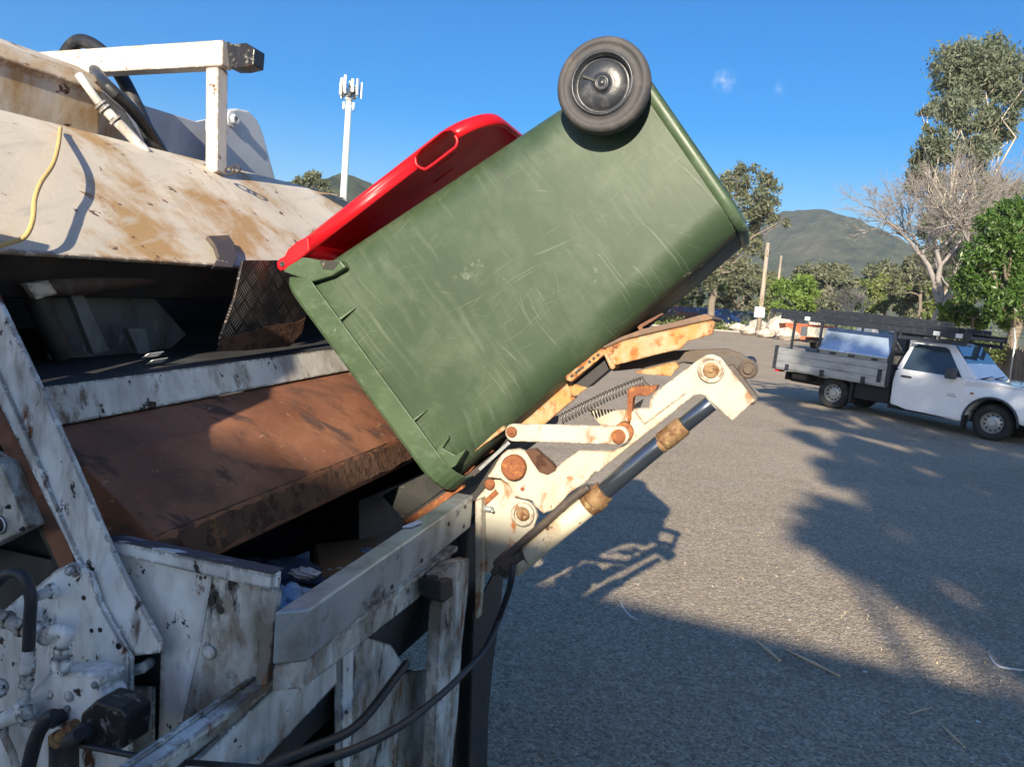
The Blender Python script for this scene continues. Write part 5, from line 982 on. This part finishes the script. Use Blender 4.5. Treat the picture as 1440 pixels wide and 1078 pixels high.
# hydraulic cylinder
def cyl(a, b, r, w, name, mat, n=28, extra=None):
    p, q = onW(a[0], a[1], w), onW(b[0], b[1], w); m = MB(); d = (q-p); L_ = d.length; m.lathe(p, d, [(0, 0), (r, 0), (r, L_), (0, L_)] if not extra else extra(r, L_), n, False); o = lp(m, name, mat, .0015)
    for pol in o.data.polygons: pol.use_smooth = True
    return o
WC = WA-.10
cyl((722, 796), (836, 702), .030, WC, 'cylinder_barrel', 'creamb')
cyl((826, 711), (850, 690), .035, WC, 'cylinder_gland', 'gland', extra=lambda r, L: [(0, 0), (r*.9, 0), (r*.95, L*.3), (r, L*.32), (r, L*.7), (r*.88, L*.75), (r*.86, L), (0, L)])
cyl((846, 693), (930, 622), .0245, WC, 'cylinder_rod', 'blackm')
cyl((926, 626), (962, 597), .0265, WC, 'rod_collar', 'gland', extra=lambda r, L: [(0, 0), (r*.92, 0), (r*.95, L*.1), (r*.86, L*.14), (r, L*.2), (r, L*.9), (r*.9, L), (0, L)])
cyl((958, 600), (1000, 566), .0215, WC, 'cylinder_rod', 'blackm')
m = MB(); m.tube(pw([(694, 806), (712, 782), (760, 740), (800, 704), (828, 684)], WC-.028), .0105, 10, True); lp(m, 'pressure_pipe', 'armdark', 0)
m = MB(); m.tube(pw([(704, 800), (722, 786), (742, 778)], WC), [.03, .034, .03], 16, True); m.lathe(onW(716, 790, WC-.03), -WV, [(.02, 0), (.02, .015), (0, .015)], 14); lp(m, 'clevis', 'armdark', 0)
m = MB(); m.tube([onW(722, 792, WC-.06), onW(717, 824, WC-.06)]+[onU(x, y, -.62) for x, y in [(702, 868), (682, 912), (650, 948), (610, 985), (560, 1022), (500, 1052), (430, 1076), (380, 1100)]], .0085, 10, True); lp(m, 'lifter_hose', 'black', 0)
m = MB(); m.tube([onU(x, y, -.72) for x, y in [(572, 932), (552, 958), (520, 1000), (490, 1028), (440, 1050), (380, 1075), (330, 1110)]], .010, 10, True); lp(m, 'lifter_hose', 'black', 0)
# comb plates under the rim
lp(MB().plateW([(537, 697), (556, 686), (620, 655), (660, 640), (668, 650), (640, 676), (600, 705), (566, 728)], WA+.08, WA+.085), 'comb_plate', 'combm', .001)
lp(MB().plateW([(563, 730), (600, 706), (650, 672), (700, 632), (716, 612), (714, 626), (690, 652), (640, 690), (572, 735)], WA+.02, WA+.60), 'comb_bar', 'dark', .002)
lp(MB().plateW([(566, 733), (636, 686), (650, 680), (652, 686), (640, 694), (575, 740)], WA+.0, WA+.018), 'comb_edge', 'rustpin', .001)
m = MB(); m.beam(onW(619, 667, WA-.02), onW(711, 600, WA-.02), .012, .014, WV); lp(m, 'guide_bar', 'creamrust', .002)
lp(MB().plateW([(640, 655), (668, 632), (690, 628), (694, 634), (676, 645), (650, 664)], WA+.04, WA+.05), 'comb_tooth', 'rustpin', .001)
lp(MB().plateW([(634, 668), (652, 655), (668, 655), (660, 664), (640, 674)], WA+.035, WA+.045), 'comb_tooth', 'rustpin', .001)
m = MB(); m.beam(onW(674, 660, WA+.01), onW(716, 622, WA+.01), .01, .006, WV); lp(m, 'guide_rod', 'steel', .001)
M['redd'] = worn('dark red pocket', (.075, .006, .015), .5)
# ------------------------------------------------------------------ the wheelie bin
WB0, WBC = 1.975, 2.265                               # near face of the rim, centre plane of the bin
A2 = onW(399, 392, WB0); B2 = onW(617, 688, WB0)      # rim back, rim front (near side)
C2 = onW(1052, 314, WB0+.045); D2 = onW(884, 70, WB0+.045)   # base front, base back
def uz(p): return Vector((p.dot(UV), p.z))
rb, rf, bf, bb2 = uz(A2), uz(B2), uz(C2), uz(D2)
bin_ = thing('wheelie_bin', T(rf.x, WBC, rf.y), 'scuffed green two wheeled bin held upside down over the hopper', 'bin')
def ring(t, hw, grow=0, rad=.07, shr=0, n=6):
    """rounded rectangle section of the bin at t (0 rim, 1 base)"""
    p, q = rb.lerp(bb2, t), rf.lerp(bf, t); d = (q-p); L_ = d.length; d /= L_; p = p-d*(grow-shr); q = q+d*(grow-shr); L_ = (q-p).length; out = []
    hw += grow
    cs = [(rad, -hw+rad, pi), (L_-rad, -hw+rad, 1.5*pi), (L_-rad, hw-rad, 0), (rad, hw-rad, .5*pi)]
    for cx, cy, a0 in cs:
        for i in range(n+1):
            a = a0+i*(pi/2)/n; s_ = cx+rad*cos(a); w_ = cy+rad*sin(a); v = p+d*s_; out.append(T(v.x, WBC+w_, v.y))
    return out
HW0, HW1 = WBC-WB0-.018, WBC-WB0-.055
rings = []
ts = [0, .02, .06, .12, .25, .4, .55, .7, .82, .9, .95, .975, .99]
for t in ts: rings.append(ring(t, HW0+(HW1-HW0)*t, 0, .095))
rings.append(ring(.998, HW1-.006, 0, .095, .006)); rings.append(ring(1.004, HW1-.02, 0, .09, .02)); rings.append(ring(1.004, HW1-.05, 0, .06, .05)); rings.append(ring(.985, HW1-.06, 0, .06, .06))
body = MB().loft(rings, False, True); body.add(rings[-1], [list(range(len(rings[-1])))])
bo = body.build('body', 'green', bin_)
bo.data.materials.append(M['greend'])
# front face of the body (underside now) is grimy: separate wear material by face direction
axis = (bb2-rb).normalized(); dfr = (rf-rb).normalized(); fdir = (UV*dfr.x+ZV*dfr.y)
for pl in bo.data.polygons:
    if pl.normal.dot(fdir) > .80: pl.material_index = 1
md = bo.modifiers.new('wall', 'SOLIDIFY'); md.thickness = .005; md.offset = -1
# base moulding strip
bm_ = MB(); bm_.loft([ring(.972, HW1-.003, 0, .092), ring(.974, HW1+.005, 0, .097, -.005), ring(.992, HW1+.006, 0, .098, -.006), ring(.998, HW1+.002, 0, .095, -.002), ring(.999, HW1-.012, 0, .09, .012)], False, True); bm_.build('base_moulding', 'greenrim', bin_)
# rim: flange with down-turned skirt
def rimring(t, g, rad=.09): return ring(t, HW0, g, rad)
rm = MB(); rm.loft([rimring(.010, .002, .084), rimring(.014, .018), rimring(.060, .0205), rimring(.062, .0225), rimring(.060, .025), rimring(.004, .024), rimring(-.006, .018), rimring(-.006, -.008, .076), rimring(.03, -.008, .076)], False, False)
ro = rm.build('rim', 'greenrim', bin_, .002)
for p in ro.data.polygons: p.use_smooth = False
# stiffening ribs against the rim on the near side, and grab gussets
def rib(px0, px1, wd_):
    a, b = onW(px0[0], px0[1], WB0-.002), onW(px1[0], px1[1], WB0+.016); ax = (b-a).normalized(); n_ = ax.cross(WV).normalized()
    m = MB(); m.prism([a-n_*wd_-WV*.004, b-n_*wd_*.3-WV*.0, b+n_*wd_*.3, a+n_*wd_*1.4-WV*.004], WV*.03); m.build('rib', 'greenrim', bo, .001)
rib((460, 462), (499, 433), .005); rib((566, 604), (600, 576), .0035)
m = MB(); m.plateW([(613, 662), (611, 645), (616, 628), (630, 612), (631, 616), (622, 630), (640, 640), (655, 632), (640, 655), (616, 668)], WB0+.008, WB0+.03); m.build('comb_gusset', 'greenrim', bo, .0015)
m = MB(); m.plateW([(640, 655), (668, 628), (676, 630), (650, 655)], WB0+.10, WB0+.40); m.build('front_lip', 'green', bo, .002)
# back handle / hinge block
hp = onW(399, 372, WB0-.0)
h0 = uz(hp)
for w0_, w1_ in ((WB0+.0, WB0+.05), (WBC*2-WB0-.05, WBC*2-WB0)):
    m = MB(); m.prism([T(u, w0_, z) for u, z in [tuple(uz(onW(x, y, WB0))) for x, y in [(404, 362), (430, 362), (452, 366), (478, 366), (486, 376), (466, 388), (440, 396), (414, 388), (398, 382)]]], WV*(w1_-w0_)); m.build('hinge_block', 'greenrim', bin_, .004)
m = MB(); m.tube([T(h0.x, WB0+.0, h0.y), T(h0.x, 2*WBC-WB0, h0.y)], .014, 14); m.build('handle', 'greenrim', bin_)
m = MB()
m.plateW([(450, 365), (478, 368), (468, 380), (452, 378)], WB0-.001, WB0+.02); m.build('hinge_slot', 'greend', bin_, .001)
# lid
e0_, e1_ = uz(onW(397, 372, WB0)), uz(onW(684, 149, WB0))
ld = (e1_-e0_); LL = ld.length; ld /= LL; ln_ = Vector((-ld.y, ld.x))          # ln_: outer side (up and left)
def lpt(s, w, h): v = e0_+ld*s+ln_*h; return T(v.x, w, v.y)
lid = MB(); HWL = WBC-WB0
# outline of lid: straight hinge side, big rounded corners at free end
def lo(inset, h, s0=.045):
    out = []; hw = HWL-inset; s1 = LL-inset; R_ = .15-inset*.3; n = 10
    out.append(lpt(s0+inset, WBC-hw, h*.0+h)); 
    for i in range(n+1): a = -pi/2+i*(pi/2)/n; out.append(lpt(s1-R_+R_*cos(a), WBC-hw+R_+R_*sin(a), h))
    for i in range(n+1): a = i*(pi/2)/n; out.append(lpt(s1-R_+R_*cos(a), WBC+hw-R_+R_*sin(a), h))
    out.append(lpt(s0+inset, WBC+hw, h)); 
    return out
o_in = [lo(.012, -.018), lo(.0, -.020), lo(.0, .004), lo(.006, .020), lo(.030, .036), lo(.075, .048), lo(.17, .054)]
lid.loft(o_in, False, True); lid.add(o_in[-1], [list(range(len(o_in[-1])))], True)
i_in = [lo(.012, -.018), lo(.012, .006), lo(.036, .026), lo(.078, .037), lo(.17, .043)]
lid.loft(i_in, False, True); lid.add(i_in[-1], [list(range(len(i_in[-1])))], True)
lido = lid.build('lid', 'red', bin_)
# hinge arms of the lid
for wc in (WB0+.012, 2*WBC-WB0-.012):
    m = MB(); pts = []
    prof_ = [(-.016, -.012), (-.020, .0), (-.014, .014), (.0, .020), (.02, .016), (.04, .026), (.08, .028), (.12, .020), (.10, -.018), (.05, -.020), (.02, -.016), (.0, -.018)]
    m.prism([lpt(s, wc-.014, h) for s, h in prof_], WV*.028); m.build('hinge_arm', 'red', lido, .004, seg=3)
m = MB(); m.lathe(lpt(.002, WB0-.002, 0), -WV, [(.0085, 0), (.0085, .002), (.006, .003), (.005, .001), (0, .001)], 16, True); m.build('hinge_pin', 'dark', lido)
# grip pocket and moulded lines on the inner face
m = MB(); z_ = -.004
def ip(x, y, h=.02): # point on inner lid surface from photo
    o = lpt(0, 0, h); n = UV*ln_.x+ZV*ln_.y; return onP(x, y, o, n)
lm = [onW(x, y, WB0-.002) for x, y in [(584, 222), (586, 232), (594, 237), (602, 236), (634, 212), (641, 206), (643, 198), (640, 191)]]
m.tube(lm, .0042, 8, True); m.build('grip_lip', 'red', lido)
pk = [onW(x, y, WB0-.001) for x, y in [(583, 222), (584, 228), (592, 236), (602, 235), (640, 206), (643, 198), (640, 188), (632, 182), (622, 184), (590, 210)]]
cut = MB().prism([p-WV*.03 for p in pk], WV*.085).build('cutter', 'red')
bo_ = lido.modifiers.new('b', 'BOOLEAN'); bo_.operation = 'DIFFERENCE'; bo_.object = cut; bo_.solver = 'EXACT'
# lid and cutter meshes are both in world place once the parents are evaluated
bpy.context.view_layer.update(); dg = bpy.context.evaluated_depsgraph_get(); nm = bpy.data.meshes.new_from_object(lido.evaluated_get(dg))
if len(nm.vertices) > 50: lido.modifiers.clear(); lido.data = nm
bpy.data.objects.remove(cut)
m = MB(); m.tube([ip(x, y, .018) for x, y in [(610, 257), (622, 248), (636, 238)]], .003, 8); m.build('moulded_line', 'red', lido)
m = MB(); m.tube([ip(x, y, .020) for x, y in [(602, 240), (612, 236), (634, 220), (641, 214)]], .002, 8); m.build('moulded_line', 'red', lido)
# wheels and axle
wc2 = onW(847, 118, WB0-.035); cu = uz(wc2); wb_ = Vector((cu.x, cu.y))
for side in (-1, 1):
    wp = WB0-.035 if side < 0 else 2*WBC-WB0+.035
    c = T(cu.x, wp, cu.y); ax = WV*side
    wh = thing('wheel', (0, 0, 0), None, None); wh.parent = bin_
    R_ = .119
    m = MB(); m.lathe(c, ax, [(.077, -.030), (.088, -.045), (R_*.93, -.047), (R_*.99, -.036), (R_, -.022), (R_*.99, -.008), (R_*.93, .002), (.100, .003), (.099, .000), (.086, .002), (.080, .006), (.078, .008)], 56, True); m.build('tyre', 'tyre', wh)
    m = MB(); m.lathe(c, ax, [(.079, .0), (.079, .009), (.075, .0105), (.072, .008), (.070, -.008), (.063, -.010), (.060, -.004), (.055, .000), (.03, .003), (.021, .003), (.020, .008), (.017, .012), (.012, .012), (.011, .009), (.009, .012), (0, .013)], 48, True); ho = m.build('hub', 'hub', wh)
    if side < 0:
        p = c+ax*.0045; tg = (onW(820, 108, wp)-onW(847, 118, wp)).normalized(); m = MB(); m.box(p+tg*.036, tg*.018, tg.cross(WV)*.0035, ax*.0015); m.build('hub_slot', 'dark', ho, .001)
        for k in range(0):
            a = k*pi/3+.4; m = MB(); dd = (UV*cos(a)+ZV*sin(a)); m.box(c+ax*.0012+dd*.045, dd*.012, dd.cross(WV)*.002, ax*.0025); m.build('hub_rib', 'hub', ho, .001)
m = MB(); m.tube([T(cu.x, WB0-.03, cu.y), T(cu.x, 2*WBC-WB0+.03, cu.y)], .0115, 14); m.build('axle', 'steel', bin_)
# axle housings moulded on the base corner
for w0_, w1_ in ((WB0+.05, WB0+.13), (2*WBC-WB0-.13, 2*WBC-WB0-.05)): m = MB(); m.boxT(cu.x-.045, cu.x+.05, w0_, w1_, cu.y-.09, cu.y+.035); m.build('axle_housing', 'green', bin_, .01)
# ------------------------------------------------------------------ rubbish in the hopper
M['dkblue'] = worn('blue denim rag', (.04, .07, .13), .85, bump=.6, bscale=50)
def blob(name, mat, c, r, seed, sq=(1, 1, 1), lab='', cat='', grp='rubbish lying in the hopper'):
    b = bmesh.new(); bmesh.ops.create_icosphere(b, subdivisions=4, radius=r); rg = random.Random(seed); ph = [rg.uniform(0, 9) for _ in range(9)]
    for v in b.verts:
        p = v.co/r; k = 1+.22*sin(p.x*5+ph[0])*sin(p.y*4+ph[1])+.14*sin(p.z*9+ph[2]+p.x*6)+.07*sin(p.y*17+ph[3])*sin(p.x*15+ph[4]); v.co = Vector((v.co.x*sq[0], v.co.y*sq[1], v.co.z*sq[2]))*k
    me = bpy.data.meshes.new(name); b.to_mesh(me); b.free(); [setattr(p, 'use_smooth', True) for p in me.polygons]; me.materials.append(M[mat]); o = bpy.data.objects.new(name, me); COL.objects.link(o); o.location = c
    return tag(o, lab, cat, grp)
blob('rubbish_bag', 'blueplastic', onW(412, 838, 1.40)-ZV*.02, .05, 1, (1.1, 1, .8), 'pale blue plastic wrapper just inside the hopper beside the corner post', 'rubbish')
blob('rubbish_bag', 'black', onW(440, 850, 1.62)-UV*.12-ZV*.12, .10, 2, (1, 1.2, .7), 'dark rubbish bag low in the hopper behind the sill bar', 'rubbish')
blob('rubbish_bag', 'dkblue', onW(395, 800, 1.62)-ZV*.02, .07, 5, (1.5, 1, .6), 'dark blue crumpled rag behind the pale blue wrapper', 'rubbish')
blob('rubbish_bag', 'black', onW(500, 810, 1.9)-UV*.15-ZV*.16, .13, 3, (1.1, 1.2, .6), 'largest black rubbish bag deep in the hopper beside the cardboard', 'rubbish')
cc_ = onW(490, 782, 1.95); m = MB(); q = Matrix.Rotation(.3, 3, 'Z'); m.box(cc_, q@Vector((.09, 0, .01)), q@Vector((0, .12, 0)), Vector((0, .02, .004)))
m.box(cc_-ZV*.07, q@Vector((.085, 0, 0)), q@Vector((0, .115, 0)), Vector((0, 0, .06))); tag(m.build('cardboard_box', 'card', root=cc_, bevel=.002), 'brown cardboard box lying in the dark hopper', 'cardboard box')
cc_ = onW(395, 790, 1.75); m = MB(); m.prism([cc_, cc_+Vector((.07, .02, .03)), cc_+Vector((.08, .0, -.04)), cc_+Vector((.01, .0, -.05))], (0, .002, .001)); tag(m.build('paper_scrap', 'blueplastic', root=cc_), 'pale blue sheet of paper standing up in the hopper', 'paper')
cc_ = onU(575, 747, -.73); m = MB(); m.prism([T(-.745, 1.60, 1.2245), T(-.728, 1.615, 1.2245), T(-.722, 1.665, 1.2245), T(-.735, 1.672, 1.2245), T(-.742, 1.64, 1.2245)], ZV*.003); tag(m.build('paper_scrap', 'whitelit', root=T(-.74, 1.62, 1.2245), bevel=.001), 'small pale scrap of wet paper on top of the sill bar', 'paper')
for i, (x, y, lb) in enumerate([(208, 497, 'longer'), (214, 506, 'shorter')]):
    p = onU(x, y, -1.42); m = MB(); m.prism([p, p+WV*.05+ZV*.004, p+WV*.05-ZV*.01-UV*.02, p-ZV*.012-UV*.02], UV*.004); tag(m.build('litter', 'whitelit', root=p), lb+' white sliver of litter lying on the dusty packer ledge', 'litter')
for i, (x, y, w_, mt, lb) in enumerate([(455, 818, 1.75, 'card', 'small torn brown card scrap between the rag and the cardboard box'), (472, 800, 1.85, 'whitelit', 'crumpled white tissue in front of the cardboard box'), (430, 800, 1.6, 'whitelit', 'narrow white strip of paper beside the dark blue rag'), (520, 772, 2.0, 'blueplastic', 'pale blue plastic piece behind the cardboard box')]):
    blob('rubbish_scrap', mt, onW(x, y, w_)-ZV*.01, .022, 30+i, (1.5, .7, .6), lb, 'scrap')
# ------------------------------------------------------------------ litter and twigs on the yard
M['twig'] = worn('dry leaf litter', (.62, .50, .34), .8)
def strip(px, r, mat, lab, cat, name, flat=.35):
    P = [onG(x, y)+ZV*r*.6 for x, y in px]; m = MB(); m.tube(P, [r*.4]+[r]*(len(P)-2)+[r*.4] if len(P) > 2 else r, 6, len(P) > 2); return tag(m.build(name, mat, root=P[0]), lab, cat)
strip([(872, 845), (878, 857), (886, 866), (895, 872)], .005, 'whitelit', 'curved white plastic strap lying at the shadow edge left of the twigs', 'plastic strap', 'plastic_strap')
strip([(1063, 903), (1080, 917), (1096, 930)], .011, 'twig', 'short brown twig left of the longer one near the shadow edge', 'twig', 'twig')
strip([(1104, 914), (1140, 933), (1180, 953)], .010, 'twig', 'longest brown twig lying below the shadow edge', 'twig', 'twig')
strip([(1390, 922), (1402, 936), (1422, 941), (1445, 944)], .006, 'whitelit', 'curled white strap lying at the right edge of the yard', 'plastic strap', 'plastic_strap')
strip([(1326, 1022), (1340, 1038), (1356, 1052)], .008, 'twig', 'thin pale twig lying near the bottom right corner', 'twig', 'twig')
strip([(1276, 1006), (1296, 999), (1310, 997)], .006, 'twig', 'small grey twig above the thin pale one', 'twig', 'twig')
rg = random.Random(77)
for i, (x, y, s_, lb) in enumerate([(1216, 945, .012, 'white crumb right of the longest twig'), (956, 968, .007, 'white crumb alone in the deep shade'), (1230, 1005, .006, 'tiny white crumb below the longest twig'), (1375, 1016, .012, 'white crumb above the bottom right twig'), (1110, 873, .006, 'white crumb just on the sunlit side of the shadow edge'), (813, 882, .007, 'white crumb left of the curved white strap'), (1035, 912, .005, 'white crumb left of the short brown twig'), (1065, 887, .009, 'yellowish leaf crumb just above the short brown twig')]):
    p = onG(x, y); m = MB(); m.prism([p+Vector((cos(a)*s_*rg.uniform(.6, 1.2), sin(a)*s_*rg.uniform(.6, 1.2), .003)) for a in [k*pi/3 for k in range(6)]], ZV*.003); tag(m.build('litter', 'whitelit' if i < 7 else 'twig', root=p), lb, 'litter')

# dry leaves and grit scattered on the asphalt
nr = np.random.default_rng(12); P = []
for _ in range(1500):
    x = nr.uniform(720, 1440); y = nr.uniform(520, 1078); p = onG(x, y)
    if p.y < 28: P.append((p.x, p.y, p.z+.004))
P = np.array(P); o = leafmesh('leaf_litter', P, .017, M['twig'], root=(2.5, 5, 0), seed=8, asp=.3); tag(o, kind='stuff')
for v in o.data.vertices: pass
# ------------------------------------------------------------------ haze
hz = MB(); hz.bx(-2500, 2500, -450, 2600, -6, 225); hm, t_, N_, L_, B_s = new_mat('haze'); N_.remove(B_s)
pv = N_.new('ShaderNodeVolumePrincipled'); pv.inputs['Color'].default_value = (.80, .88, 1, 1); pv.inputs['Density'].default_value = .00032; pv.inputs['Anisotropy'].default_value = .2
L_.new(pv.outputs[0], N_['Material Output'].inputs['Volume'])
tag(hz.build('haze', hm, root=(0, 0, 0)), kind='stuff')
S.cycles.volume_bounces = 0
for o in S.objects:
    if 'local' in o: del o['local']
